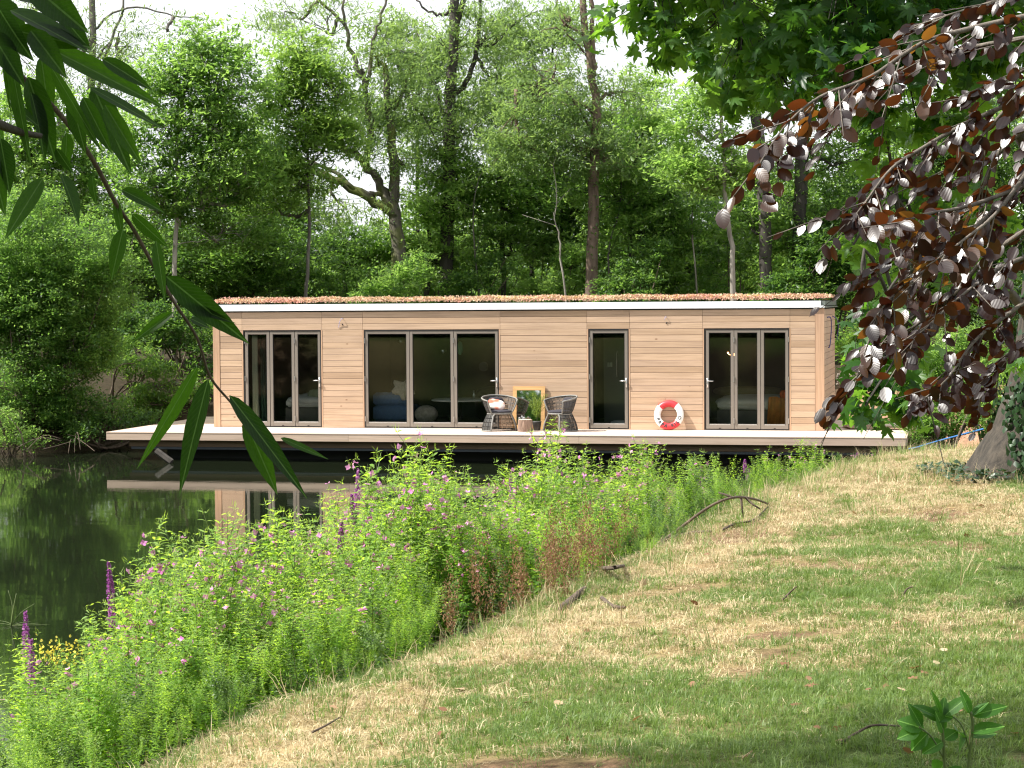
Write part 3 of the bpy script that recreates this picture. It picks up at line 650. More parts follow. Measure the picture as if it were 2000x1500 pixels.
# lifebuoy
lb = on_y(1306.5, 811.4, -.10); bz = empty('lifebuoy', (lb[0], -.175, .008), 0, 'red and white lifebuoy lettered PAPA KILO leaning on the cladding', 'lifebuoy'); bz.rotation_euler[0] = R(-13)
RM, RX, RY = .243, .070, .052; ZC = RM+RX
def ring(a0, a1, name, mat):
    mb = MB(); ns = max(6, int((a1-a0)/R(6))); vs = []; nk = 16
    for i in range(ns+1):
        a = a0+(a1-a0)*i/ns
        for k in range(nk):
            q = 2*math.pi*k/nk; rr = RM+RX*math.cos(q); vs.append((rr*math.cos(a), RY*math.sin(q), ZC+rr*math.sin(a)))
    fs = [(i*nk+k, i*nk+(k+1) % nk, (i+1)*nk+(k+1) % nk, (i+1)*nk+k) for i in range(ns) for k in range(nk)]
    mb.add(vs, fs); mb.build(name, mat, bz, True)
ring(R(52), R(140), 'red_segment', M['red']); ring(R(140), R(234), 'white_segment', M['white'])
ring(R(234), R(322), 'red_segment', M['red']); ring(R(322), R(412), 'white_segment', M['white'])
def text_mesh(s, size):
    c_ = bpy.data.curves.new('letter', 'FONT'); c_.body = s; c_.size = size; c_.align_x = 'CENTER'; c_.align_y = 'CENTER'; c_.extrude = .0015; c_.offset = .0035; return c_
for ch, ad_ in zip('PAPA KILO', (205, 223, 241, 259, 276, 293, 306, 322, 345)):
    if ch == ' ': continue
    a = R(ad_-1); tmp = bpy.data.objects.new('tmp', text_mesh(ch, .098)); me = bpy.data.meshes.new_from_object(tmp); bpy.data.objects.remove(tmp); o = link('letter', me, None, bz); me.materials.clear(); me.materials.append(M['black'])
    o.matrix_local = Matrix.Translation((RM*math.cos(a), -RY-.0005, ZC+RM*math.sin(a))) @ Matrix.Rotation(-(a+R(90)), 4, 'Y') @ Matrix.Rotation(R(90), 4, 'X')
# mat and offcut on the right deck
q0, q1 = on_z(1648, 832, .0), on_z(1745, 827, .0)
mb = MB(); vs = []; nx_, ny_ = 16, 8
for j in range(ny_+1):
    for i in range(nx_+1):
        s, u_ = i/nx_, j/ny_; vs.append((q0[0]+.05+s*1.25+.06*math.sin(7*u_), .45+u_*1.0+.05*math.sin(5*s), .02+.03*max(0, math.sin(9*s+4*u_))*(s*(1-s)*4)+(.05 if s < .08 else 0)))
fs = [(j*(nx_+1)+i, j*(nx_+1)+i+1, (j+1)*(nx_+1)+i+1, (j+1)*(nx_+1)+i) for j in range(ny_) for i in range(nx_)]
nv = len(vs); vs2 = vs+[(x, y_, max(.002, z_-.016)) for x, y_, z_ in vs]; fs2 = fs+[tuple(nv+i for i in reversed(f_)) for f_ in fs]
rim_ = [i for i in range(nx_+1)]+[j*(nx_+1)+nx_ for j in range(1, ny_+1)]+[ny_*(nx_+1)+i for i in range(nx_-1, -1, -1)]+[j*(nx_+1) for j in range(ny_-1, 0, -1)]
fs2 += [(rim_[i], nv+rim_[i], nv+rim_[(i+1) % len(rim_)], rim_[(i+1) % len(rim_)]) for i in range(len(rim_))]
mb.add(vs2, fs2); tag(mb.build('jute_mat', M['jute'], None, True), 'rumpled brown jute mat lying on the shaded deck at the right end', 'mat')
mb = MB(); mb.box(0, .75, 0, .10, 0, .07, .004); o = mb.build('timber_offcut', M['trim']); o.location = (L+.62, 3.05, .002); o.rotation_euler[2] = R(4); tag(o, 'pale timber offcut at the back edge of the right deck', 'timber')

# ------------------------------------------------------------------ inside the houseboat
def soft(name, c_, r_, mat, lab, cat, nn_=3, rot=(0, 0, 0), f=None):
    b_ = MB(); b_.blob((0, 0, 0), r_, 22, 12, f or (lambda d: (abs(d[0])**nn_+abs(d[1])**nn_+abs(d[2])**nn_+1e-6)**(-1/nn_)))
    o = b_.build(name, mat, None, True); o.location = c_; o.rotation_euler = rot; tag(o, lab, cat); return o
def curtain(x0, x1, y, mat, lab, flare=0):
    mb = MB(); n_ = 40; vs = []
    for zz in (.04, .6, 1.2, 1.8, 2.28):
        for i in range(n_+1):
            s = i/n_; k = 1-zz/2.28; vs.append((x0+(x1-x0)*s+flare*k*k*s, y+.03*math.sin(s*26), zz))
    for zz in (.04, .6, 1.2, 1.8, 2.28):
        for i in range(n_+1):
            s = i/n_; k = 1-zz/2.28; vs.append((x0+(x1-x0)*s+flare*k*k*s, y+.008+.03*math.sin(s*26), zz))
    W_ = n_+1; fs = [(j*W_+i, j*W_+i+1, (j+1)*W_+i+1, (j+1)*W_+i) for j in range(4) for i in range(n_)]; fs += [tuple(5*W_+q for q in reversed(f_)) for f_ in fs]
    mb.add(vs, fs); tag(mb.build('curtain', mat, None, True), lab, 'curtain')
x_ = fx(488); curtain(x_, x_+.12, .16, M['cream'], 'cream curtain hanging just inside the left end doors', .03)
curtain(x_+.14, x_+.30, .30, M['green_curtain'], 'dark green curtain hanging beside the cream one', .16)
def bed(x0, x1, y0, y1, base_mat, label, duvet_mat, zt):
    r = empty('bed', ((x0+x1)/2, (y0+y1)/2, .03), 0, label, 'bed'); hx, hy = (x1-x0)/2, (y1-y0)/2
    mb = MB(); mb.box(-hx, hx, -hy, hy, .06, zt-.25, .02); mb.build('bed_base', base_mat, r)
    mb = MB(); mb.box(-hx+.01, hx-.01, -hy+.01, hy-.01, zt-.245, zt-.06, .05); mb.build('mattress', M['linen'], r)
    mb = MB(); mb.blob((0, 0, zt-.10), (hx*1.07, hy*1.05, .14), 30, 12, lambda d: (abs(d[0])**5+abs(d[1])**5+abs(d[2])**2.2+1e-6)**(-1/4.2)*(1+.02*math.sin(9*d[0]+5*d[1]))); mb.build('duvet', duvet_mat, r, True)
    for sx_ in (-1, 1):
        for sy_ in (-1, 1):
            mb = MB(); mb.box(sx_*(hx-.06)-.025, sx_*(hx-.06)+.025, sy_*(hy-.06)-.025, sy_*(hy-.06)+.025, 0, .058); mb.build('leg', M['dark'], r)
    return r
bed(fx(541), fx(625), .55, 2.5, M['room_floor'], 'white covered bed seen through the left end doors', M['linen'], .62)
soft('blanket', (fx(607), .72, .50), (.30, .12, .30), M['sage'], 'dark green blanket folded over the side of the left bed', 'blanket', 5)
bed(fx(1392), fx(1550), .75, 2.6, M['room_floor'], 'white duvet bed seen through the right end doors', M['linen'], .60)
soft('bed_cover', (fx(1440), 2.1, .72), (.75, .35, .10), M['olive'], 'olive cover bunched at the back of the right end bed', 'cover', 3)
soft('pillow', (fx(1526), .80, .66), (.10, .10, .14), M['orange'], 'bright orange pillow at the corner of the right end bed', 'pillow', 4)
# throw hanging down
mb = MB(); vs = []; n_ = 26; tx0, tx1 = fx(1502), fx(1543)
for y_off in (0, -.02):
    for j in range(9):
        s = j/8
        for i in range(n_+1):
            q = i/n_; zz = .60*(1-s)+.05; vs.append((tx0+(tx1-tx0)*q-(.07+.05*s)*(1-q)+.02*s, .66-.10*s+.035*math.sin(q*24+s)+y_off, zz+.02*math.sin(q*7)))
W_ = n_+1; fs = [(j*W_+i, j*W_+i+1, (j+1)*W_+i+1, (j+1)*W_+i) for j in range(8) for i in range(n_)]; fs += [tuple(9*W_+q for q in reversed(f_)) for f_ in fs]
mb.add(vs, fs); tag(mb.build('throw', M['mustard'], None, True), 'rust orange throw draped over the near side of the right end bed', 'throw')
# table lamp, lit
lm = empty('table_lamp', (fx(1401.5, 700), 2.9, .03), 0, 'small lit lamp glowing inside the right end room', 'lamp')
mb = MB(); mb.lathe([(.10, 0), (.10, .02), (.012, .03), (.012, 1.40)], 14); mb.build('stand', M['dark'], lm, True)
mb = MB(); mb.blob((0, 0, 1.46), (.035, .035, .045), 12, 8); mb.build('bulb', M['bulb'], lm, True)
mb = MB(); mb.blob((-.11, 0, 1.50), (.018, .018, .018), 10, 6); mb.tube([(0, 0, 1.42), (-.11, 0, 1.48)], .005, 4); mb.build('small_bulb', M['bulb'], lm, True)
# sofa, sheepskin, table, ornaments
sf = empty('sofa', (fx(750), 1.0, .03), 0, 'blue sofa just inside the middle doors', 'sofa')
mb = MB(); mb.box(-.42, .42, -.42, .42, .08, .42, .05); mb.build('seat', M['blue_fabric'], sf); mb = MB(); mb.box(-.42, -.27, -.42, .42, .43, .68, .05); mb.build('arm', M['blue_fabric'], sf)
mb = MB(); mb.box(-.42, .42, -.40, -.28, .43, .70, .05); mb.build('backrest', M['blue_fabric'], sf)
soft('sheepskin', (fx(772), .60, .80), (.24, .07, .20), M['fur'], 'pale sheepskin hanging over the back of the blue sofa', 'sheepskin', 2.2, (0, R(20), 0), lambda d: 1+.22*math.sin(5*math.atan2(d[2], d[0])+1)+.06*math.sin(13*d[2]+7*d[0]))
soft('floor_cushion', (fx(812), .85, .25), (.26, .22, .20), M['fur'], 'brown floor cushion beside the sofa', 'cushion', 2)
tb = empty('round_table', (fx(873), 1.2, .03), 0, 'round white topped table inside the middle doors', 'table')
mb = MB(); mb.lathe([(.62, .50), (.64, .51), (.64, .53), (.62, .54)], 32); mb.build('table_top', M['linen'], tb, True)
mb = MB(); mb.lathe([(.24, 0), (.24, .02), (.035, .05), (.03, .495)], 18); mb.build('pedestal', M['dark'], tb, True)
mb = MB(); mb.lathe([(.03, 0), (.035, .09), (.012, .13), (.012, .19)], 12); o = mb.build('bottle', M['steel'], None, True); o.location = (fx(903), 1.05, .572); tag(o, 'clear bottle on the round white table', 'bottle')
mb = MB(); mb.lathe([(.03, 0), (.05, .07), (.045, .12)], 12); o = mb.build('bowl', M['fur'], None, True); o.location = (fx(866), 1.1, .572); tag(o, 'small pale pot on the round white table', 'pot')
soft('sofa_bench', (fx(930), 2.6, .40), (.62, .30, .38), M['charcoal_fabric'], 'dark upholstered bench at the back of the living room', 'bench', 6)
for px_, py_, r_, lab in ((783, 666.5, .045, 'small silver ball ornament hanging behind the left pane of the middle doors'), (865.5, 686, .05, 'small silver ball ornament hanging behind the centre pane of the middle doors')):
    q = on_y(px_, py_, .6); o = empty('hanging_ornament', tuple(q), 0, lab, 'ornament')
    mb = MB(); mb.blob((0, 0, 0), (r_, r_, r_), 14, 8); mb.build('ball', M['steel'], o, True); mb = MB(); mb.tube([(0, 0, r_), (0, 0, 2.4-q[2])], .003, 4); mb.build('cord', M['dark'], o)
q = on_y(898.5, 680, .9); mb = MB(); mb.blob((0, 0, 0), (.065, .02, .15), 16, 10); o = mb.build('wall_plaque', plain('green_glass', (.10, .28, .17), .4), None, True); o.location = tuple(q); tag(o, 'oval green glass ornament behind the right pane of the middle doors', 'ornament')
mb = MB(); mb.tube([(0, 0, .14), (0, 0, 2.4-q[2])], .003, 4); o2 = mb.build('cord', M['dark'], o)
q = on_y(933, 717.5, 3.0); mb = MB(); mb.tube([(0, 0, 0), (0, -.03, 0)], .11, 24); o = mb.build('round_mirror', M['shower'], None); o.location = (q[0], D-.11, q[2]); tag(o, 'round grey plate on the back wall of the living room', 'plate')
# shower room
mb = MB(); a0, a1 = fx(1160), fx(1222); mb.box(a0, a1, 1.2, 1.24, .034, 2.35); tag(mb.build('shower_screen', M['shower']), 'grey shower panel behind the single glazed door', 'panel')
mb = MB(); xx_ = fx(1187.5); mb.tube([(xx_, 1.15, 1.05), (xx_, 1.13, 1.1), (xx_, 1.13, 1.55), (xx_+.02, 1.10, 1.62)], .012, 8); tag(mb.build('shower_rail', M['steel'], None, True), 'chrome shower rail on the grey panel', 'shower rail')
mb = MB(); xx_ = fx(1173); mb.box(xx_-.05, xx_-.01, 1.17, 1.198, 1.27, 1.37, .004); mb.box(xx_+.01, xx_+.05, 1.17, 1.198, 1.27, 1.37, .004); tag(mb.build('shower_control', M['steel']), 'pair of chrome shower controls beside the rail', 'shower control')
soft('towel', (fx(1205), .42, .10), (.22, .12, .07), M['linen'], 'white towel lying on the floor inside the single door', 'towel', 2.2)

# ------------------------------------------------------------------ scattering helper (instances of small tufts)
def scatter(name, pts, rots, scls, idx, sources, parent=None):
    me = bpy.data.meshes.new(name); me.vertices.add(len(pts)); me.vertices.foreach_set('co', np.asarray(pts, np.float32).ravel())
    a = me.attributes.new('rot', 'FLOAT_VECTOR', 'POINT'); a.data.foreach_set('vector', np.asarray(rots, np.float32).ravel())
    a = me.attributes.new('scl', 'FLOAT', 'POINT'); a.data.foreach_set('value', np.asarray(scls, np.float32))
    a = me.attributes.new('pick', 'INT', 'POINT'); a.data.foreach_set('value', np.asarray(idx, np.int32))
    o = link(name, me, None, parent)
    cl = bpy.data.collections.new(name+'_kinds')
    for i, (sm, mt) in enumerate(sources):
        if len(sm.materials) == 0: sm.materials.append(mt)
        cl.objects.link(bpy.data.objects.new('%s_kind_%02d' % (name, i), sm))
    g = bpy.data.node_groups.new(name+'_scatter', 'GeometryNodeTree')
    g.interface.new_socket('Geometry', in_out='INPUT', socket_type='NodeSocketGeometry'); g.interface.new_socket('Geometry', in_out='OUTPUT', socket_type='NodeSocketGeometry')
    gi = g.nodes.new('NodeGroupInput'); go = g.nodes.new('NodeGroupOutput'); ip = g.nodes.new('GeometryNodeInstanceOnPoints'); ci = g.nodes.new('GeometryNodeCollectionInfo')
    ci.inputs['Collection'].default_value = cl; ci.inputs['Separate Children'].default_value = True; ci.inputs['Reset Children'].default_value = True
    def at(n_, ty):
        q = g.nodes.new('GeometryNodeInputNamedAttribute'); q.data_type = ty; q.inputs['Name'].default_value = n_; return q.outputs['Attribute']
    er = g.nodes.new('FunctionNodeEulerToRotation')
    lk = g.links.new; lk(gi.outputs[0], ip.inputs['Points']); lk(ci.outputs[0], ip.inputs['Instance']); ip.inputs['Pick Instance'].default_value = True
    lk(at('pick', 'INT'), ip.inputs['Instance Index']); lk(at('rot', 'FLOAT_VECTOR'), er.inputs[0]); lk(er.outputs[0], ip.inputs['Rotation']); lk(at('scl', 'FLOAT'), ip.inputs['Scale'])
    lk(ip.outputs[0], go.inputs[0]); md = o.modifiers.new('scatter', 'NODES'); md.node_group = g
    return tag(o, kind='stuff')

def curved_leaves(C, A, Wd, L_, W_, droop, tint):
    """C base points, A unit directions, Wd unit side vectors; lengths, widths, droop per leaf -> 8 vertices, 8 triangles each"""
    n_ = len(C); Nn = np.cross(Wd, A); Nn = Nn*np.where(Nn[:, 2:3] < 0, -1, 1); L_ = L_[:, None]; W_ = W_[:, None]; dn = np.array([0, 0, -1.0])*droop[:, None]
    def at(s, k, wd, lift=0): return C+A*L_*s+dn*L_*s*s+Wd*W_*wd*k+Nn*W_*lift
    V = np.stack([at(0, 0, 0), at(.35, -1, .9, .22), at(.35, 0, 0), at(.35, 1, .9, .22), at(.7, -1, .7, .15), at(.7, 0, 0), at(.7, 1, .7, .15), at(1, 0, 0)], 1).reshape(-1, 3)
    i = (np.arange(n_)*8)[:, None]; T = np.array([(0, 2, 1), (0, 3, 2), (1, 2, 5), (1, 5, 4), (2, 3, 6), (2, 6, 5), (4, 5, 7), (5, 6, 7)])
    return V, (i[:, :, None]+T[None]).reshape(-1, 3), np.repeat(tint, 8)
def side_of(A, horizontal=True):
    s = np.cross(A, np.tile([0, 0, 1.0], (len(A), 1)))+RG.normal(size=A.shape)*.25; return unit(s)

# ------------------------------------------------------------------ trees
def spline(pts, k=5):
    P0 = [np.array(q, float) for q in pts]; out = []
    for i in range(len(P0)-1):
        a0 = P0[max(i-1, 0)]; a1 = P0[i]; a2 = P0[i+1]; a3 = P0[min(i+2, len(P0)-1)]
        for q in range(k):
            s = q/k; out.append(.5*((2*a1)+(-a0+a2)*s+(2*a0-5*a1+4*a2-a3)*s*s+(-a0+3*a1-3*a2+a3)*s**3))
    out.append(P0[-1]); return out
def wobble(pts, amp):
    return [p if i in (0,) else p+RG.normal(size=3)*amp for i, p in enumerate(pts)]
def tree(name, label, trunk, r0, r1, limbs, clumps, d, lmat, bmat, leaf=(.055, .020), group='trees on the far bank', ivy=0, tl=.45, twigs=True, droop=0.0, foot=True):
    tp = [P(*(q if len(q) == 3 else (*q, d))) for q in trunk]
    base = tp[0].copy()
    if foot:
        zb = gz(base[0], base[1]); tp[0][2] = max(base[2], zb) if base[2] > zb+.01 else zb
        if tp[0][2] > zb+.05: tp.insert(0, np.array([tp[0][0]+rnd.uniform(-.1, .1), tp[0][1], zb-.1]))
        else: tp[0][2] = zb-.1
    base = np.array([tp[0][0], tp[0][1], tp[0][2]+.1]); root = empty(name, tuple(base), 0, label, 'tree', group)
    tp = [q-base for q in tp]; sp = wobble(spline(tp), .02); n_ = len(sp)
    mb = MB(); rr = [.8*(r0*(1+.5*max(0, 1-i/3))*(1-i/n_)+r1*(i/n_)) for i in range(n_)]; mb.tube(sp, rr, 9)
    ends = []
    for lm_ in limbs:
        q = spline([P(*(p if len(p) == 3 else (*p, d)))-base for p in lm_[0]]); q = wobble(q, .035); m_ = len(q)
        mb.tube(q, [.8*(lm_[1]*(1-i/m_)+lm_[2]*(i/m_)) for i in range(m_)], 6); ends += q[m_//2:]
    allp = np.array(sp[n_//3:]+ends); Vs, Fs, Ts = [], [], []; off = 0
    for (px, py, dd, rx, ry, rz, n_l) in clumps:
        c0 = P(px, py, d+dd)-base
        j = np.argmin(np.linalg.norm(allp-c0-np.array([0, 0, -.35*rz]), axis=1)); a_ = allp[j]; mid = (a_+c0)/2+np.array([0, 0, -.15*abs(rx)])+RG.normal(size=3)*.15
        bp = wobble(spline([a_, mid, c0], 5), .03); mb.tube(bp, [.05*(1-i/11)+.014 for i in range(11)], 5)
        n_l = n_l*(1.7 if lmat == M['leaf_willow'] else 1.4); ns = max(5, int(n_l/46)); dirs = unit(RG.normal(size=(ns, 3))); rad = RG.random(ns)**.42
        cc = c0+dirs*rad[:, None]*(np.array([RT[0], RT[1], 0])*0+np.array([rx, ry, rz]))
        if twigs:
            for q in range(0, ns, 3):
                st_ = bp[RG.integers(3, 11)]; md_ = (st_+cc[q])/2+RG.normal(size=3)*.12; mb.tube([st_, md_, cc[q]], [.014, .010, .005], 3, False)
        k = RG.integers(26, 70, ns); ci_ = np.repeat(np.arange(ns), k); nl = len(ci_); sg = RG.uniform(.12, .27, ns)[ci_][:, None]; tl_v = RG.normal(size=(ns, 2))[ci_]*.35; e_ = RG.normal(size=(nl, 3))*sg
        C = cc[ci_]+np.stack([e_[:, 0]*1.15, e_[:, 1]*1.15, e_[:, 2]*.34+e_[:, 0]*tl_v[:, 0]+e_[:, 1]*tl_v[:, 1]], 1)
        if droop: C[:, 2] -= RG.random(nl)*droop
        A = unit(RG.normal(size=(nl, 3))*np.array([1, 1, .55])+np.array([0, 0, -.25-.9*droop])); Wd = side_of(A)
        s = RG.uniform(.7, 1.35, nl)[:, None]; t_ = np.clip(tl+(RG.random(ns)-.5)[ci_]*.75+RG.uniform(-.2, .2, nl), 0, .8)
        V, Fq, ti = leaf_quads(C, A*leaf[0]*s*1.45, Wd*leaf[1]*s*1.6, t_); Vs.append(V); Fs.append(Fq+off); Ts.append(ti); off += len(V)
    if ivy:
        nl = ivy; ii = RG.integers(1, n_-1, nl); q = np.array(sp)[ii]+RG.normal(size=(nl, 3))*(np.array(rr)[ii]*.75+.03)[:, None]*np.array([1, 1, 1.8])
        A = unit(RG.normal(size=(nl, 3))+np.array([0, 0, -.5])); Wd = side_of(A); V, Fq, ti = leaf_quads(q, A*.055, Wd*.04, RG.uniform(0, .5, nl)); Vs.append(V); Fs.append(Fq+off); Ts.append(ti)
    mb.build('trunk', bmat, root, True)
    cr = link('crown', mesh_np('crown', np.concatenate(Vs), np.concatenate(Fs), False, np.concatenate(Ts)), lmat, root); tag(cr, kind='stuff')
    return root
def cl(*rows): return rows
G1 = 'tall trees on the far bank'
tree('willow_tree', 'tall grey trunked tree at the far left with thin upright limbs and sparse drooping leaves', [(150, 640), (160, 420), (172, 250), (180, 120), (178, -160)], .24, .10,
     [([(172, 250), (205, 120), (240, 20), (262, -80)], .08, .03), ([(150, 420), (120, 260), (95, 120), (100, -60)], .11, .04), ([(180, 60), (250, 15), (340, 30), (380, 34)], .05, .015), ([(178, 130), (220, 75), (250, 60)], .05, .015)],
     cl((150, 60, 0, 2.2, 1.6, 1.2, 900), (250, 90, 0, 1.5, 1.5, 1.4, 900), (330, 60, 0, 1.3, 1.2, .7, 350), (90, 120, 0, 1.5, 1.5, 1.3, 1200), (60, 10, 0, 1.5, 1.5, 1.2, 900), (230, 190, 0, 1.2, 1.2, .9, 700)), 60, M['leaf_willow'], M['bark_grey'], (.06, .012), G1, 0, .5, True, .35)
tree('alder_tree', 'slim pale trunked tree left of the houseboat with a mid green crown', [(340, 735), (341, 560), (345, 400), (350, 270), (362, 170)], .105, .04,
     [([(350, 300), (385, 250), (410, 200), (440, 120)], .05, .015), ([(345, 430), (325, 390), (300, 370)], .035, .012), ([(343, 440), (375, 420), (400, 405)], .03, .01), ([(341, 480), (400, 470), (420, 460)], .02, .008), ([(350, 290), (345, 210), (370, 120)], .04, .01)],
     cl((400, 105, 0, 1.3, 1.3, 1.0, 2400), (345, 160, 0, 1.3, 1.3, .9, 2200), (455, 180, 0, 1.2, 1.3, 1.0, 2400), (330, 250, 0, 1.2, 1.3, .8, 1900), (420, 260, 0, 1.4, 1.3, .9, 2400), (300, 330, 0, 1.2, 1.2, .8, 1900), (390, 370, 0, 1.5, 1.3, .8, 2400), (470, 330, 0, 1.3, 1.3, .9, 2100), (440, 440, .8, 1.6, 1.4, .8, 2400), (300, 420, .6, 1.0, 1.2, .6, 1100)), 52, M['leaf_mid'], M['bark_pale'], group=G1)
tree('ash_tree', 'bright fresh green slender tree behind the left end of the roof', [(597, 600), (603, 440), (600, 300), (592, 180), (588, 60)], .075, .02,
     [([(600, 300), (560, 220), (530, 150)], .03, .01), ([(600, 330), (650, 260), (660, 180)], .03, .01)],
     cl((585, 110, 0, .95, 1.0, .8, 2200), (555, 190, 0, .9, 1, .7, 1800), (635, 165, 0, 1.0, 1, .8, 2300), (600, 250, 0, 1.4, 1.1, .7, 2800), (540, 300, 0, 1.2, 1.1, .7, 2200), (655, 270, 0, .9, 1.1, .6, 1500), (590, 350, 0, 1.4, 1.2, .6, 1500), (520, 390, 0, 1.2, 1.2, .6, 1600)), 54, M['leaf_bright'], M['bark_grey'], (.058, .018), G1, 0, .62)
tree('cracked_willow', 'leaning willow with a broken upright stem and long mossy limbs reaching left', [(775, 620), (778, 500), (772, 415), (770, 330), (760, 220), (753, 128)], .34, .09,
     [([(772, 420), (735, 395), (650, 350), (590, 322), (540, 305)], .21, .09), ([(765, 405), (745, 365), (715, 320), (690, 300), (640, 280)], .19, .09), ([(745, 380), (700, 372), (640, 330), (560, 300)], .10, .04),
      ([(715, 320), (722, 240), (715, 170), (690, 110), (672, 50), (610, -10)], .13, .04), ([(715, 170), (728, 90), (745, 30), (770, -50)], .08, .03), ([(770, 215), (800, 150), (812, 120)], .05, .02), ([(672, 50), (668, -40)], .06, .03), ([(640, 280), (615, 200), (600, 140)], .06, .02)],
     cl((690, 130, 0, 1.7, 1.5, 1.2, 1000), (640, 30, 0, 1.8, 1.5, 1.0, 800), (760, 90, 0, 1.3, 1.4, 1.0, 600), (555, 20, 0, 1.1, 1.2, .8, 400), (790, 180, 0, 1.0, 1.2, .8, 800), (700, 240, 0, 1.3, 1.3, .8, 900), (770, 300, 0, 1.0, 1.2, .6, 500), (600, 350, 0, 1.2, 1.2, .5, 700), (680, 410, 0, 1.2, 1.2, .5, 600)), 58, M['leaf_willow'], M['bark_moss'], (.07, .013), G1, 500, .6, True, .3)
tree('poplar_tree', 'tall dark trunk rising behind the middle doors with a forked top', [(868, 640), (874, 470), (878, 300), (880, 180), (888, 60), (893, -160)], .30, .15,
     [([(882, 190), (915, 150), (935, 70), (940, -40)], .13, .05), ([(878, 250), (850, 170), (825, 110), (815, 60)], .07, .02), ([(885, 20), (850, 30), (815, 0)], .07, .03), ([(890, 60), (915, -40)], .12, .08), ([(876, 330), (840, 250), (800, 200)], .04, .012)],
     cl((880, 60, 0, 1.5, 1.4, 1.0, 800), (950, 60, 0, 1.4, 1.4, 1.2, 1000), (980, 150, 0, 1.5, 1.4, .9, 1500), (830, 170, 0, 1.1, 1.2, .9, 800), (900, 250, 0, 1.7, 1.5, .8, 2000), (840, 290, 0, 1.2, 1.3, .8, 1300), (1010, 40, 0, 1.4, 1.4, 1.0, 900)), 60, M['leaf_willow'], M['bark_dark'], (.06, .014), G1, 1500, .55, True, .2)
tree('pine_tree', 'tall red brown trunk forking near the top, right of the middle of the roof', [(1152, 640), (1158, 480), (1160, 330), (1166, 220), (1150, 110), (1128, -120)], .25, .10,
     [([(1160, 150), (1158, 80), (1152, -60)], .11, .06), ([(1164, 225), (1110, 180), (1070, 155), (1010, 172)], .06, .02), ([(1150, 70), (1100, 40), (1080, -30)], .05, .02), ([(1160, 260), (1120, 200), (1040, 130)], .04, .012), ([(1158, 120), (1100, 60), (1060, 60)], .04, .012)],
     cl((1090, 120, 0, 1.5, 1.3, 1.0, 800), (1050, 200, 0, 1.5, 1.4, .8, 1700), (1110, 270, 0, 1.5, 1.4, .8, 1900), (1180, 300, 0, 1.2, 1.3, .9, 1600), (1100, 30, 0, 1.2, 1.3, .8, 400), (1020, 290, 0, 1.4, 1.3, .8, 2000), (1215, 180, .5, 1.0, 1.3, .8, 600)), 56, M['leaf_willow'], M['bark_brown'], (.058, .014), G1, 900, .5, True, .15)
tree('birch_tree', 'thin pale curved trunk behind the lifebuoy wall', [(1433, 590), (1428, 480), (1416, 370), (1410, 260), (1403, 170)], .10, .04,
     [([(1414, 360), (1390, 330), (1370, 320)], .03, .01), ([(1412, 300), (1440, 250), (1450, 220)], .03, .01)],
     cl((1400, 190, 0, 1.1, 1.2, .8, 1500), (1350, 240, 0, 1.0, 1.2, .7, 1300), (1380, 340, 0, 1.0, 1.1, .6, 1000), (1440, 300, 0, .8, 1.0, .6, 700), (1330, 330, 0, .9, 1, .6, 1200)), 50, M['leaf_mid'], M['bark_pale'], group=G1)
tree('oak_tree', 'thick dark upright trunk, left one of the pair behind the right end of the roof', [(1497, 620), (1492, 440), (1484, 310), (1474, 200), (1466, -60)], .24, .17,
     [([(1490, 380), (1450, 330), (1430, 280)], .06, .02), ([(1478, 250), (1520, 200), (1530, 120)], .05, .02)],
     cl((1500, 330, 1, 1.2, 1.3, .7, 1300), (1460, 430, 1, 1.2, 1.3, .8, 2200), (1440, 110, 0, 1.6, 1.4, 1.2, 2400), (1520, 60, 0, 1.6, 1.4, 1.1, 2600), (1420, 30, 0, 1.5, 1.4, 1.0, 2000)), 56, M['leaf_mid'], M['bark_dark'], group=G1, ivy=1200)
tree('oak_tree', 'thick dark upright trunk, right one of the pair behind the right end of the roof', [(1562, 620), (1563, 440), (1567, 310), (1571, 200), (1574, -60)], .28, .2,
     [([(1567, 330), (1600, 280), (1650, 300)], .06, .02), ([(1568, 300), (1640, 320), (1710, 290)], .05, .02)],
     cl((1610, 330, 1, 1.2, 1.3, .8, 1700), (1640, 420, 1, 1.3, 1.3, .9, 2500), (1680, 250, 0, 1.5, 1.4, 1.1, 2200), (1640, 120, 0, 1.6, 1.4, 1.2, 2600), (1540, 450, 1.5, 1.2, 1.3, .7, 1700)), 57, M['leaf_mid'], M['bark_dark'], group=G1, ivy=1400)
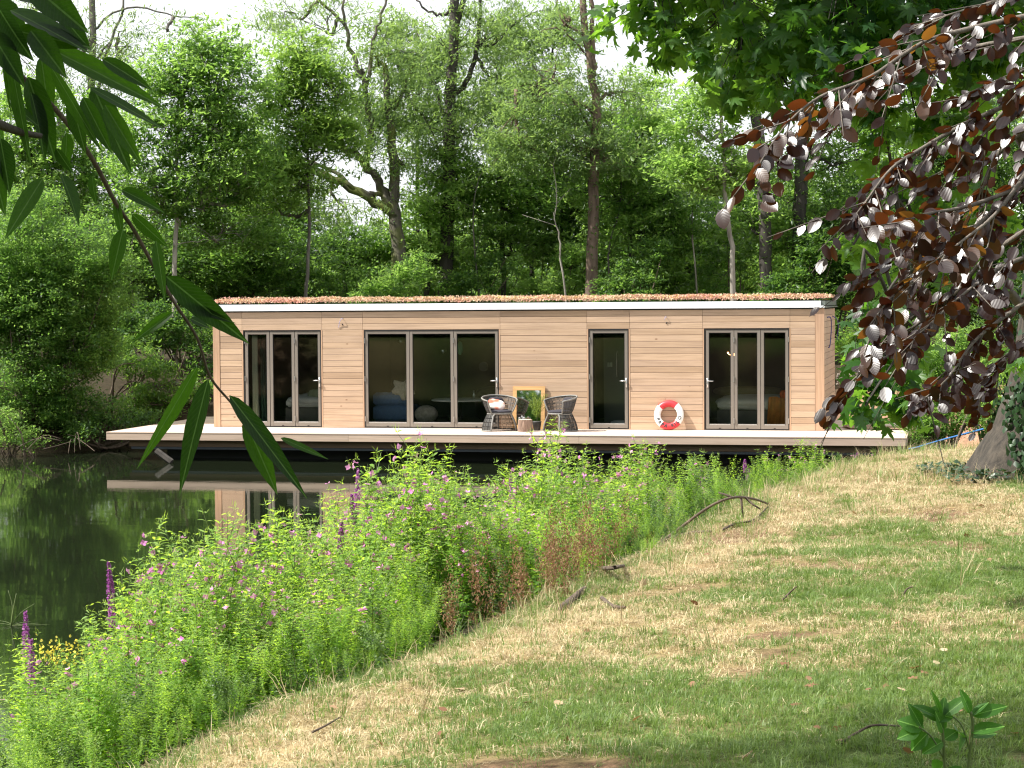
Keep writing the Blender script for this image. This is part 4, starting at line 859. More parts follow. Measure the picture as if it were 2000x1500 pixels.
# filling crowns, each its own tree
fill = [('leafy mid green tree filling the gap between the two tall dark trunks in the middle', (985, 600), (980, 330), 61, [(960, 340, 1.6), (1040, 380, 1.7), (900, 400, 1.6), (990, 460, 1.7), (880, 330, 1.2)], 'leaf_mid', .5),
        ('bushy tree just right of the red brown trunk', (1240, 600), (1235, 320), 58, [(1240, 300, 1.4), (1290, 380, 1.5), (1200, 380, 1.5), (1250, 460, 1.7), (1330, 430, 1.3), (1270, 230, 1.1)], 'leaf_mid', .45),
        ('darker leafy tree behind the middle of the roof', (1100, 600), (1095, 400), 62, [(1070, 330, 1.6), (1130, 400, 1.6), (1060, 470, 1.6), (1150, 490, 1.5)], 'leaf_dark', .5),
        ('small leafy tree just right of the leaning willow', (830, 600), (835, 430), 60, [(840, 400, 1.4), (800, 470, 1.3), (860, 500, 1.5)], 'leaf_mid', .6),
        ('small dark tree under the leaning limbs of the willow', (670, 600), (665, 500), 60, [(660, 480, 1.2), (720, 500, 1.2), (560, 460, 1.1)], 'leaf_dark', .5),
        ('tall leafy tree at the left edge behind the bush', (60, 640), (60, 300), 57, [(40, 260, 1.6), (110, 310, 1.6), (20, 370, 1.7), (160, 400, 1.5), (210, 330, 1.2), (80, 200, 1.3)], 'leaf_mid', .45),
        ('dark leafy tree between the left bush and the pale trunk', (250, 680), (250, 480), 56, [(240, 440, 1.6), (210, 510, 1.4), (290, 520, 1.4), (380, 500, 1.5), (330, 580, 1.3)], 'leaf_dark', .4),
        ('dark leafy tree behind the left end of the roof', (480, 640), (480, 480), 57, [(470, 440, 1.6), (530, 500, 1.5), (420, 520, 1.4), (500, 560, 1.3)], 'leaf_dark', .45),
        ('dense tree behind the right end of the houseboat', (1680, 640), (1680, 400), 56, [(1660, 480, 1.6), (1720, 400, 1.7), (1760, 500, 1.8), (1700, 580, 1.5), (1640, 560, 1.2)], 'leaf_dark', .35),
        ('dense tree at the far right behind the beech branches', (1880, 700), (1880, 400), 50, [(1820, 250, 1.7), (1900, 330, 1.8), (1850, 440, 1.8), (1950, 480, 1.8), (1900, 580, 1.7), (1980, 260, 1.6), (1800, 560, 1.5), (1980, 640, 1.6)], 'leaf_dark', .45),
        ('sparse light crowned tree high between the broken willow stem and the tall dark trunk', (815, 640), (815, 250), 64, [(800, 130, 1.3), (840, 230, 1.3), (760, 60, 1.2), (860, 110, 1.2), (720, 230, 1.3)], 'leaf_willow', .6),
        ('sparse light crowned tree left of the red brown trunk', (1040, 640), (1040, 250), 64, [(1000, 80, 1.4), (1050, 170, 1.5), (1090, 60, 1.3), (960, 200, 1.4), (1110, 230, 1.3), (1010, 270, 1.5)], 'leaf_willow', .6),
        ('light leafy tree right of the red brown trunk', (1225, 640), (1225, 250), 63, [(1200, 230, 1.2), (1250, 170, 1.1), (1290, 270, 1.4), (1240, 330, 1.4), (1330, 340, 1.4), (1210, 400, 1.4)], 'leaf_bright', .45),
        ('leafy tree filling the space over the left end of the roof', (480, 660), (480, 320), 62, [(460, 250, 1.3), (500, 330, 1.5), (430, 380, 1.5), (540, 400, 1.5), (600, 430, 1.2)], 'leaf_mid', .5),
        ('leafy tree behind the right half of the roof', (1400, 640), (1400, 350), 66, [(1390, 390, 1.5), (1460, 340, 1.4), (1350, 460, 1.5), (1480, 450, 1.5), (1540, 400, 1.2)], 'leaf_mid', .6),
        ('light leafy tree behind the pair of dark trunks', (1400, 620), (1390, 460), 63, [(1400, 480, 1.7), (1340, 520, 1.4), (1500, 520, 1.7), (1600, 520, 1.7), (1560, 380, 1.2)], 'leaf_bright', .3)]
for lab, b0, b1, d_, cs, mt, tl_ in fill:
    tree('broadleaf_tree', lab, [b0, ((b0[0]+b1[0])/2+rnd.uniform(-8, 8), (b0[1]+b1[1])/2), b1], .13, .05, [], [(x, y, rnd.uniform(-.8, .8), r_, r_, r_*.62, int(2600*r_*r_/2.4)) for x, y, r_ in cs], d_, M[mt], M['bark_dark'], group=G1, tl=tl_)
# thin bare stems under the canopy
for i, (x0, x1, d_) in enumerate(((1118, 1085, 55), (1215, 1175, 54), (1190, 1210, 57), (1010, 1000, 58), (1375, 1350, 57), (1640, 1655, 56), (262, 270, 55), (290, 285, 57), (316, 320, 56), (560, 565, 59), (940, 925, 59), (1310, 1330, 58))[::2]):
    p0, p1, p2 = P(x0, 620, d_), P((x0+x1)/2+rnd.uniform(-8, 8), 500, d_), P(x1, 390+rnd.uniform(-30, 40), d_); p0[2] = gz(p0[0], p0[1])-.05
    mb = MB(); sp5 = [q-p0+RG.normal(size=3)*.03*(k_ > 0) for k_, q in enumerate(spline([p0, p1, p2, P(x1+rnd.uniform(-25, 25), 300+rnd.uniform(-30, 40), d_)]))]; mb.tube(sp5, [.034-.0019*q for q in range(16)], 6)
    for k_ in (5, 7, 9, 11, 13): mb.tube([sp5[k_], sp5[k_]+RG.normal(size=3)*.35+np.array([0, 0, .5])], [.010, .004], 4)
    o = mb.build('sapling', M['bark_grey'] if i % 2 else M['bark_pale'], None, True, tuple(p0))
    tag(o, 'thin bare sapling stem in the shade of the far bank wood', 'sapling', 'thin saplings under the far trees')

# ------------------------------------------------------------------ shrubs and bushes
def bush(name, label, cs, d, mat, leaf=(.04, .017), dens=2600, tl=.45, group=None, stems=True):
    c0 = P(cs[0][0], cs[0][1], d); base = np.array([c0[0], c0[1], gz(c0[0], c0[1])]); root = empty(name, tuple(base), 0, label, 'bush', group)
    mb = MB(); Vs, Fs, Ts = [], [], []; off = 0
    for (px, py, dd, rx, ry, rz) in cs:
        c = P(px, py, d+dd)-base
        if stems:
            for _ in range(4):
                e = c+RG.normal(size=3)*np.array([rx, ry, rz])*.4; s0 = np.array([RG.normal()*.25, RG.normal()*.25, -.1]); mb.tube(spline([s0, (s0+e)/2+RG.normal(size=3)*.2+np.array([0, 0, .2]), e], 4), [.03, .028, .025, .022, .02, .017, .014, .011, .008], 5)
        n_l = int(dens*rx*rz*2.6); ns = max(6, n_l//40); dirs = unit(RG.normal(size=(ns, 3))); cc = c+dirs*(RG.random(ns)**.33)[:, None]*np.array([rx, ry, rz])
        k = RG.integers(22, 60, ns); ci_ = np.repeat(np.arange(ns), k); nl = len(ci_); C = cc[ci_]+RG.normal(size=(nl, 3))*RG.uniform(.07, .17, ns)[ci_][:, None]*np.array([1, 1, .55])
        zmin = ground_z(C[:, 0]+base[0], C[:, 1]+base[1])-base[2]; C[:, 2] = np.maximum(C[:, 2], np.maximum(zmin, -.58-base[2])+.03+RG.random(nl)*.1)
        A = unit(RG.normal(size=(nl, 3))*np.array([1, 1, .6])+np.array([0, 0, -.2])); Wd = side_of(A); s = RG.uniform(.7, 1.3, nl)[:, None]
        t_ = np.clip(tl+(RG.random(ns)-.5)[ci_]*.8+RG.uniform(-.2, .2, nl), 0, .8); V, Fq, ti = leaf_quads(C, A*leaf[0]*s*1.2, Wd*leaf[1]*s*1.3, t_); Vs.append(V); Fs.append(Fq+off); Ts.append(ti); off += len(V)
    if stems: mb.build('stem', M['twig'], root, True)
    tag(link('foliage', mesh_np('foliage', np.concatenate(Vs), np.concatenate(Fs), False, np.concatenate(Ts)), mat, root), kind='stuff'); return root
bush('waterside_bush', 'huge rounded bush overhanging the water at the left edge', [(70, 620, 0, 1.5, 1.4, 1.2), (150, 500, 0, 1.2, 1.2, .9), (40, 480, 0, 1.2, 1.3, .9), (210, 560, .3, .8, .9, .8), (150, 660, 0, 1.0, 1, .9), (30, 740, -.4, 1.1, 1.2, .7), (110, 750, -.3, .9, .9, .6), (60, 410, .5, 1.0, 1, .6), (10, 600, 0, 1.2, 1.2, 1.2), (185, 690, 0, .6, .7, .55), (60, 800, -.4, 1.0, .9, .55), (150, 810, 0, .8, .8, .5), (10, 560, 0, 1.2, 1.2, 1.2), (110, 580, 0, 1.3, 1.2, 1.0)], 46.5, M['leaf_mid'], (.034, .015), 3800, .22)
bush('waterside_bush', 'small drooping bush at the water edge below the huge bush', [(30, 850, 0, .45, .5, .28), (55, 868, 0, .3, .4, .18), (0, 830, 0, .4, .5, .4)], 44.6, M['leaf_mid'], (.034, .012), 2600, .45)
bush('shore_scrub', 'dark scrub hanging over the bank left of the deck', [(200, 800, 0, .6, .6, .4), (250, 830, -.3, .45, .5, .28), (160, 845, -.8, .5, .5, .25), (300, 820, 0, .35, .4, .2)], 46.5, M['leaf_dark'], (.04, .016), 2600, .45)
bush('herb_patch', 'pale green clump of tall herbs on the bank between the bush and the pale trunk', [(250, 700, 0, .75, .6, .55), (300, 740, -.5, .6, .5, .5), (330, 790, -.6, .4, .4, .35), (270, 790, -.8, .5, .5, .4), (380, 760, .5, .5, .5, .4)], 49, M['leaf_bright'], (.055, .013), 2300, .1)
bush('shade_bush', 'dark bush on the bank behind the pale trunk', [(370, 640, 0, .8, .7, .6), (300, 640, 0, .9, .7, .7), (230, 650, 0, .8, .7, .6), (400, 700, -.4, .5, .5, .5)], 51, M['leaf_dark'], (.04, .02), 2300, .35)
under = [(470, 590), (540, 575), (620, 590), (700, 570), (770, 590), (850, 570), (920, 590), (1000, 575), (1080, 590), (1150, 570), (1230, 585), (1310, 570), (1390, 590), (1470, 570), (1550, 590), (1630, 575)]
for i, (x, y) in enumerate(under):
    bush('understorey_bush', 'leafy shrub in the wood showing just above the sedum roof', [(x, y-20, 0, .9, .9, .75), (x+40, y-50-rnd.uniform(0, 45), .5, .7, .8, .6), (x-35, y+10, 0, .8, .8, .7)], (63 if i % 2 else 57)+rnd.uniform(-2, 2), M[('leaf_mid', 'leaf_bright', 'leaf_dark', 'leaf_mid')[i % 4]], (.05, .022), 1500, .3+.1*(i % 3), 'shrubs behind the houseboat roof')
bush('willow_scrub', 'narrow leaved green scrub right of the deck under the maple leaves', [(1830, 740, 0, .8, .7, .7), (1890, 700, .5, .9, .8, .8), (1840, 810, -.5, .75, .6, .5), (1920, 780, 0, .7, .6, .6), (1800, 830, -.6, .35, .4, .4)], 41.5, M['leaf_mid'], (.06, .012), 3000, .5)
bush('bank_bush', 'sunlit yellow green bush behind the end wall of the houseboat', [(1660, 690, 0, .6, .6, .4), (1700, 650, .5, .8, .8, .6), (1750, 700, .4, .9, .8, .6)], 52, M['leaf_bright'], (.045, .02), 2200, .3)
bush('pink_flowered_bush', 'pale pink flowered bush beside the ivy clad trunk', [(1945, 740, 0, .35, .4, .4), (1930, 810, 0, .35, .4, .35)], 33, M['leaf_bright'], (.05, .013), 2600, .4)
# driftwood pile on the mulch behind the deck
for i in range(9):
    a = P(1632+rnd.uniform(0, 12), 735+rnd.uniform(-6, 18), 49.5); b_ = P(1668+rnd.uniform(-8, 14), 728+rnd.uniform(-4, 22), 49.5+rnd.uniform(-.4, .6))
    for q in (a, b_): q[2] = max(q[2], gz(q[0], q[1])+.05+.05*(i % 4))
    mb = MB(); mb.tube(spline([a, (a+b_)/2+RG.normal(size=3)*.05, b_], 3), .028, 6); tag(mb.build('driftwood_stick', M['drift'], None, True), 'weathered grey stick in the pile behind the right deck', 'stick', 'driftwood sticks piled behind the houseboat')
# roots and stump at the left water edge
for i in range(7):
    a = P(110+i*9+rnd.uniform(-15, 15), 858+rnd.uniform(-9, 5), 44.5); b_ = P(60+i*20+rnd.uniform(-30, 30), 872+rnd.uniform(-6, 10), 44.0); a[2] = max(a[2], -.55); b_[2] = max(b_[2]-.1, -.62)
    mb = MB(); mb.tube(spline([a, (a+b_)/2+np.array([0, 0, rnd.uniform(-.05, .22)]), b_], 4), rnd.uniform(.004, .010), 5); tag(mb.build('bare_branch', M['twig'], None, True), 'bare fallen branch trailing into the water at the left bank', 'branch', 'fallen branches at the left water edge')
sc_ = P(235, 815, 45.6); mb = MB(); mb.blob((0, 0, 0), (.55, .4, .5), 22, 14, lambda d: 1+.3*math.sin(7*d[0]+4*d[2])*math.cos(6*d[1])+.12*math.sin(17*d[2]+9*d[0]))
o = mb.build('root_mound', M['bark_brown'], None, True); o.location = (sc_[0], sc_[1], gz(sc_[0], sc_[1])+.1); tag(o, 'brown tangled root mound on the bank left of the deck', 'root mound')
mb = MB(); a, b_ = P(305, 885, 42.5), P(335, 899, 42.4); a[2] = -.35; b_[2] = -.58; mb.tube([a, b_], .07, 6); tag(mb.build('floating_timber', M['bark_dark'], None), 'dark timber end sloping into the water beside the hull', 'timber')
mb = MB(); a = P(1776, 878, 38.5); pts = [np.array(q) for q in (on_z(1745, 884, -.2), on_z(1790, 874, -.05), on_z(1830, 864, .1), on_z(1920, 850, .3))]
mb.tube(spline([np.array([XR+.01, YF+.4, -.25])]+[P(1790, 874, 38), P(1830, 862, 36), P(1920, 838, 32)], 5), .016, 6); tag(mb.build('mooring_rope', M['blue_rope'], None, True), 'blue mooring rope running from the right deck corner to the bank', 'rope')
# distant wood beyond, haze put into its pale leaf colour, and the wood behind the viewer
def woodmass(name, u0, u1, w0, w1, z0, z1f, n_, leaf, mat):
    u = RG.uniform(u0, u1, n_); q = RG.uniform(w0, w1, n_); X_, Y_ = xy(u, q); top = z1f(u, q); z_ = z0+(top-z0)*RG.random(n_)**.8
    C = np.stack([X_, Y_, z_], 1)+RG.normal(size=(n_, 3))*.2; A = unit(RG.normal(size=(n_, 3)))*leaf*RG.uniform(.6, 1.3, n_)[:, None]; Wd = side_of(A)*leaf*.55
    V, Fq, ti = leaf_quads(C, A, Wd, np.clip(fbm(X_+z_*2, Y_, 2.5, 91)+RG.uniform(-.2, .2, n_), 0, .8)); tag(link(name, mesh_np(name, V, Fq, False, ti), mat), kind='stuff')
def skyline(u, q):
    px = 1000+F*u/q; py = np.interp(px, [-900, 0, 250, 430, 560, 700, 800, 880, 980, 1100, 1250, 1360, 1500, 1600, 1720, 2000, 2900], [150, 230, 400, 460, 480, 480, 440, 360, 300, 320, 300, 410, 430, 380, 220, 120, 100])
    return CAM[2]+q*((580-py)/F)-.4+1.6*(fbm(u, q, 2.2, 94)-.5)
woodmass('distant_wood', -60, 60, 100, 125, .5, lambda u, q: 3.8+4.2*fbm(u, q, 9, 95), 60000, .30, M['leaf_far'])
woodmass('background_wood', -28, 26, 66, 80, .5, skyline, 150000, .10, M['leaf_bright'])  # brighter leaf colour stands in for backlight seen through the gaps
woodmass('wood_behind_viewer', -45, 45, -24, -12, .3, lambda u, q: 6+9*fbm(u, q, 8, 96), 110000, .36, M['leaf_dark'])
woodmass('wood_beside_lake', -62, -40, -20, 60, -.5, lambda u, q: 6+8*fbm(u, q, 8, 97), 24000, .5, M['leaf_dark'])
#==VEG2==
# ------------------------------------------------------------------ lawn
def blade_tuft(seed, n_, h0, h1, wd, spread, lean, mat):
    g = np.random.default_rng(seed); V, Fc = [], []
    for i in range(n_):
        a = g.uniform(0, 6.283); r_ = spread*g.random()**.6; b = np.array([r_*math.cos(a), r_*math.sin(a), -.01]); d = np.array([math.cos(a+g.normal()*.7), math.sin(a+g.normal()*.7), 0])
        h = g.uniform(h0, h1); ln = g.uniform(.1, lean)*h; sd = np.array([-d[1], d[0], 0])*wd*g.uniform(.6, 1.3)*.5; k = len(V)
        p1 = b+d*ln*.3+np.array([0, 0, h*.55]); p2 = b+d*ln+np.array([0, 0, h*(.95-.3*ln/h)])
        V += [b-sd, b+sd, p1-sd*.8, p1+sd*.8, p2]; Fc += [(k, k+1, k+3), (k, k+3, k+2), (k+2, k+3, k+4)]
    return mesh_np('grass_tuft', V, Fc, False, g.uniform(0, .8, len(Fc)).repeat(1)), mat
greens = [blade_tuft(100+i, 26, .022, .060, .0036, .055, 1.3, M['blade']) for i in range(5)]
straws = [blade_tuft(200+i, 24, .012, .045, .0034, .065, 2.6, M['straw']) for i in range(5)]
longs = [blade_tuft(300+i, 9, .10, .28, .0032, .05, 1.0, M['straw']) for i in range(4)]+[blade_tuft(320+i, 12, .10, .24, .0045, .05, 1.0, M['blade']) for i in range(2)]
def lawn(n_, w0, w1, u1=2.3):
    q = np.sqrt(RG.uniform(w0*w0, w1*w1, n_)); ue = np.interp(q, EW, EU); uR = q*.27+.4; u = ue-.35+(uR-ue+.35)*RG.random(n_); X_, Y_ = xy(u, q); return u, q, X_, Y_
u, q, X_, Y_ = lawn(90000, 6.2, 27); wdt = (q*.27+.4-np.interp(q, EW, EU)); keep = RG.random(len(q)) < np.clip(wdt/5, .2, 1); u, q, X_, Y_ = u[keep], q[keep], X_[keep], Y_[keep]
dry = dryness(X_, Y_); isdry = RG.random(len(q)) < np.clip((dry-.27)*1.7, .04, .93); bare = fbm(X_, Y_, .8, 61) > .64
keep = ~(bare & (RG.random(len(q)) < .8)); u, q, X_, Y_, isdry = u[keep], q[keep], X_[keep], Y_[keep], isdry[keep]
n_ = len(q); Z_ = ground_z(X_, Y_)
rots = np.stack([RG.normal(size=n_)*.15, RG.normal(size=n_)*.15, RG.uniform(0, 6.28, n_)], 1)
scatter('lawn_grass', np.stack([X_, Y_, Z_], 1), rots, RG.uniform(.6, 1.25, n_)*(.9+.012*q), np.where(isdry, 5, 0)+RG.integers(0, 5, n_), greens+straws)
u, q, X_, Y_ = lawn(5200, 6.2, 30); s = sdist(u, q); keep = RG.random(len(q)) < .06+.94*np.exp(-np.abs(s-.05)/.35); X_, Y_ = X_[keep], Y_[keep]; tb0 = P(2052, 925, 21.2); an_ = RG.uniform(0, 6.28, 260); rd_ = RG.uniform(.95, 1.7, 260); X_ = np.concatenate([X_, tb0[0]+rd_*np.cos(an_)]); Y_ = np.concatenate([Y_, tb0[1]+rd_*np.sin(an_)]); n_ = len(X_); Z_ = ground_z(X_, Y_)
rots = np.stack([RG.normal(size=n_)*.25, RG.normal(size=n_)*.25, RG.uniform(0, 6.28, n_)], 1)
scatter('long_dry_grass', np.stack([X_, Y_, Z_], 1), rots, RG.uniform(.4, 1.15, n_), RG.integers(0, 6, n_), longs)

# ------------------------------------------------------------------ willowherb and other bank plants
def herb_meshes(seed, kind):
    """unit: metres, plant about 1.5 m tall"""
    g = np.random.default_rng(seed); mb = MB(); C, A, Ls, Ws, Dr, Tn = [], [], [], [], [], []; FC, FA, FW, FT = [], [], [], []
    H_ = 1.5; stems = [(np.zeros(3), np.array([g.normal()*.05, g.normal()*.05, 1.0]), H_, .0065, 0)]+[(np.array([g.normal()*.09, g.normal()*.09, 0]), np.array([g.normal()*.12, g.normal()*.12, 1.0]), H_*g.uniform(.55, .92), .0055, 0) for _ in range(g.integers(1, 4))]
    def grow(p0, d, ln, r_, lvl):
        pts = []; bend = g.normal(size=3)*.05
        for i in range(9):
            s = i/8; pts.append(p0+d*ln*s+bend*ln*s*s+np.array([0, 0, (.18*ln*s*s if lvl else 0)]))
        mb.tube(pts, [r_*(1-.75*i/8) for i in range(9)], 4, False); step = .050 if lvl == 0 else .042; n_n = int(ln/step); ph = g.uniform(0, 6.28)
        for i in range(n_n):
            s = (i+.5)/n_n
            if lvl == 0 and s < .10: continue
            f = s*8; k = min(int(f), 7); p = pts[k]*(1-f+k)+pts[k+1]*(f-k)
            for sgn in (0, math.pi):
                a = ph+i*1.57+sgn+g.normal()*.3; size = (.145 if lvl == 0 else .098)*(1-.55*s if lvl == 0 else 1-.5*s)*g.uniform(.7, 1.25)
                C.append(p); A.append([math.cos(a), math.sin(a), .55+g.normal()*.2]); Ls.append(size); Ws.append(size*(.17 if kind == 'willowherb' else .32)); Dr.append(g.uniform(.15, .6)); Tn.append(np.clip(.02+.62*s+(.15 if lvl else 0)+g.normal()*.12, 0, .8))  # tint darkens down the stem: shade inside the clump put into colour
            if lvl == 0 and s > .50 and g.random() < .62:
                a = ph+i*1.57+g.normal()*.4; grow(p, np.array([math.cos(a)*.6, math.sin(a)*.6, .85]), (H_*(1-s)*.55+.12)*g.uniform(.7, 1.3), .003, 1)
        if kind == 'willowherb':
            top = pts[-1]; nf = g.integers(3, 8) if lvl == 0 and g.random() < .75 else (g.integers(1, 3) if g.random() < .16 else 0)
            for i in range(nf):
                s = g.uniform(.8, 1.0); f = s*8; k = min(int(f), 7); c = pts[k]+g.normal(size=3)*.022; nrm = g.normal(size=3)+np.array([-.2, -.5, .3]); nrm /= np.linalg.norm(nrm); t1 = np.cross(nrm, [0, 0, 1.]); t1 /= np.linalg.norm(t1)+1e-6; t2 = np.cross(nrm, t1)
                for j in range(4):
                    a = j*1.57+.3; dd = t1*math.cos(a)+t2*math.sin(a)+nrm*.35; FC.append(c+dd*.013); FA.append(dd/np.linalg.norm(dd)*.015); FW.append(np.cross(dd, nrm)*.012); FT.append(g.uniform(0, .8))
            for i in range(5):   # slender seed pods
                c = pts[8]*(g.uniform(.0, .3))+pts[7]*.0+(pts[8]-pts[6])*0+pts[6]*0+(pts[8]*0) if False else pts[7]+g.normal(size=3)*.01; dd = np.array([g.normal(), g.normal(), 1.6]); dd /= np.linalg.norm(dd)
                C.append(c); A.append(dd); Ls.append(.055); Ws.append(.0018); Dr.append(0); Tn.append(.7)
    for s_ in stems: grow(*s_)
    C, A = np.array(C), unit(np.array(A)); V, Fq, ti = curved_leaves(C, A, side_of(A), np.array(Ls), np.array(Ws), np.array(Dr), np.array(Tn))
    lm_ = mesh_np('foliage', V, Fq, False, ti); fm_ = None
    if FC: V, Fq, ti = leaf_quads(np.array(FC), np.array(FA), np.array(FW), np.array(FT)); fm_ = mesh_np('flowers', V, Fq, False, ti)
    return mb.mesh('stem'), lm_, fm_
def pix(x, y, z_):
    d = np.array([x, y, z_])-CAM; zc = d@FWD; return 1000+F*(d@RT2)/zc, 750-F*(d@UP2)/zc, zc
HERB = [herb_meshes(500+i, 'willowherb') for i in range(9)]
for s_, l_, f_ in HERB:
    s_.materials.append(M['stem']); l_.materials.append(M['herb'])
    if f_: f_.materials.append(M['petal'])
ZN = [(-200, 200, 'pink flowered willowherb stem at the left edge in front of open water'), (200, 460, 'pink flowered willowherb stem in the clump before the reflection of the deck corner'), (460, 680, 'willowherb stem below the hanging willow leaves, left of the tallest clump'),
      (680, 930, 'willowherb stem in the tall clump in front of the three pane living room doors'), (930, 1160, 'willowherb stem in the clump below the two tub chairs'), (1160, 1330, 'willowherb stem in the clump below the lifebuoy'), (1330, 1480, 'short willowherb stem in the low gap below the right end doors'), (1480, 1900, 'willowherb stem at the top of the bank below the right deck corner')]
def zone(x, y):
    px = pix(x, y, 0)[0]
    for k_, (a, b_, t_) in enumerate(ZN):
        if px < b_: return t_, 'willowherb plants, clump %s' % ('one two three four five six seven eight'.split()[k_])
    return ZN[-1][2], 'willowherb plants, clump eight'
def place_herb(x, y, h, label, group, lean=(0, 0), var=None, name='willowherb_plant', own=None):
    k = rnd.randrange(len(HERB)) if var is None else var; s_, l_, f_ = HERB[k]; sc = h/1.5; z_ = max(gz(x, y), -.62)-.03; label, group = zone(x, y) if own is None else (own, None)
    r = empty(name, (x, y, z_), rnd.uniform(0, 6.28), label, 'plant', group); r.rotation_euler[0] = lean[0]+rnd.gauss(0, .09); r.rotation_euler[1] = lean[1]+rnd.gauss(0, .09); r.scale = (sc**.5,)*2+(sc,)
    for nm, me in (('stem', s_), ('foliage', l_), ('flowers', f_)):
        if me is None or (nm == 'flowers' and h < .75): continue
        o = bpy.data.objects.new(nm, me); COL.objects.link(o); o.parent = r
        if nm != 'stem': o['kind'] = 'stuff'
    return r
SKX = [-200, 0, 60, 110, 170, 200, 240, 285, 320, 360, 420, 450, 490, 530, 560, 600, 640, 680, 730, 760, 790, 820, 860, 900, 930, 960, 990, 1020, 1070, 1110, 1150, 1190, 1230, 1265, 1300, 1340, 1375, 1410, 1450, 1480, 1510, 1545, 1580, 1610, 1640, 1690, 1750, 1900, 2100]
SKY_ = [1330, 1300, 1290, 1250, 1220, 1175, 1150, 1050, 1080, 1010, 1030, 1060, 1060, 990, 1050, 1000, 1020, 950, 905, 900, 870, 850, 880, 930, 930, 950, 905, 890, 838, 885, 905, 868, 895, 855, 940, 930, 885, 925, 930, 935, 880, 890, 860, 885, 915, 880, 875, 850, 850]
def z_for(py, px, x, y):
    """height at plan point (x,y) that shows at photograph row py"""
    u_, q_ = uw(x, y); lo, hi = -1.0, 4.0
    for _ in range(24):
        m_ = (lo+hi)/2
        if pix(x, y, m_)[1] > py: lo = m_
        else: hi = m_
    return m_
GH = 'tall willowherb plants along the near bank'; LH = 'tall green willowherb stem with small pink flowers on the near bank'
heroes = [(285, 1045), (370, 1012), (395, 1018), (430, 1020), (585, 985), (610, 1010), (540, 1000), (730, 905), (700, 945), (790, 872), (822, 852), (855, 878), (762, 900), (1000, 895), (1065, 838), (1085, 862), (1030, 885), (1120, 890), (1190, 868), (1175, 880), (1248, 858), (1268, 866), (1372, 890), (1395, 915), (1510, 878), (1565, 858), (1590, 868), (1690, 880), (330, 1050), (465, 1070), (640, 1040), (880, 910), (1230, 900), (1150, 915), (1535, 900), (200, 1180), (245, 1160), (110, 1255)]
cnt = 0
def place_at(px, py, s0, hmin, hmax, **kw):
    for q in np.arange(8.5, 31, .25):
        u_ = (px-1000)/F*q
        if sdist(u_, q) <= s0: 
            x, y = xy(u_, q); zt = z_for(py, px, x, y); h = zt-max(gz(x, y), -.6)
            if h < hmin: continue
            place_herb(x, y, min(h, hmax), kw.get('label', LH), kw.get('group', GH), var=kw.get('var'), own=kw.get('own')); return True
    return False
HL = {(822, 852): 'tallest willowherb spire, its tip crossing the deck edge below the living room doors', (1065, 838): 'willowherb spire whose pink tip rises in front of the log stump', (1248, 858): 'willowherb spire rising just left of the lifebuoy in front of the dark hull', (1372, 890): 'lone slender willowherb rising from the low gap below the right end doors', (1565, 858): 'bushy willowherb at the bank crest below the right corner of the cabin', (1690, 880): 'small willowherb at the top of the bank under the hanging maple leaves', (585, 985): 'willowherb spire directly below the lowest hanging willow leaf', (285, 1045): 'leftmost tall willowherb spire standing against the open water', (110, 1255): 'small willowherb beside the purple loosestrife at the left edge'}
for i, (px, py) in enumerate(heroes):
    cnt += place_at(px, py, rnd.uniform(-2.3, -1.3), .5, 1.95, own=HL.get((px, py)))
    for _ in range(2): cnt += place_at(px+rnd.uniform(-26, 26), py+rnd.uniform(18, 60), rnd.uniform(-2.4, -1.2), .5, 1.8)
tries = 0
while cnt < 292 and tries < 20000:
    tries += 1; q = rnd.uniform(8.3, 29); s0 = rnd.uniform(-3.0, -.55); u_ = float(np.interp(q, EW, EU))+s0/.92; px_ = 1000+F*u_/q
    if px_ < -90 or px_ > 1790 or rnd.random() > min(1, (30-q)/10): continue
    x, y = xy(u_, q); g0 = max(gz(x, y), -.6); zt = z_for(max(float(np.interp(px_+e, SKX, SKY_)) for e in (-14, 0, 14))+rnd.choice((42, 75, 115)), px_, x, y); hmax = zt-g0
    h = min(hmax, (1.6 if s0 < -1.3 else .40+1.2*(-s0-.4))*rnd.choice((rnd.uniform(.55, .85), rnd.uniform(.85, 1.1), rnd.uniform(.85, 1.1))))
    if 850 < px_ < 1090 and s0 > -1.6 and q < 15.5: continue
    if h < .3: continue
    place_herb(x, y, h, LH, GH); cnt += 1
# low undergrowth in front and between: nettles, grasses, seedheads
low_src = []
for i in range(4):
    s_, l_, f_ = herb_meshes(700+i, 'willowherb' if i % 2 else 'nettle'); low_src.append((l_, M['herb_dark'] if i % 2 == 0 else M['herb']))
def rust_mesh(seed):
    g = np.random.default_rng(seed); C, A, B_ = [], [], []
    for st_ in range(3):
        b = g.normal(size=3)*.05; b[2] = 0; hh = g.uniform(.5, 1.0); ln = g.normal(size=3)*.12
        for i in range(150):
            s = g.uniform(0, 1)**.7; p = b+np.array([0, 0, hh*s])+ln*s+g.normal(size=3)*.014*(1+(s > .45)*1.3); d = g.normal(size=3)*.7+np.array([0, 0, 1.2]); d /= np.linalg.norm(d); C.append(p); A.append(d*.016); e = np.cross(d, g.normal(size=3)); B_.append(e/np.linalg.norm(e)*(.005 if s > .4 else .002))
    V, Fq, ti = leaf_quads(np.array(C), np.array(A), np.array(B_), g.uniform(0, .8, len(C))); return mesh_np('seedhead', V, Fq, False, ti)
n_ = 1150; q = RG.uniform(8, 30, n_); s0 = np.where(RG.random(n_) < .32, RG.uniform(-.9, -.1, n_), RG.uniform(-3.1, -.4, n_)); u = np.interp(q, EW, EU)+s0/.92; X_, Y_ = xy(u, q); Z_ = ground_z(X_, Y_); px_ = 1000+F*u/q
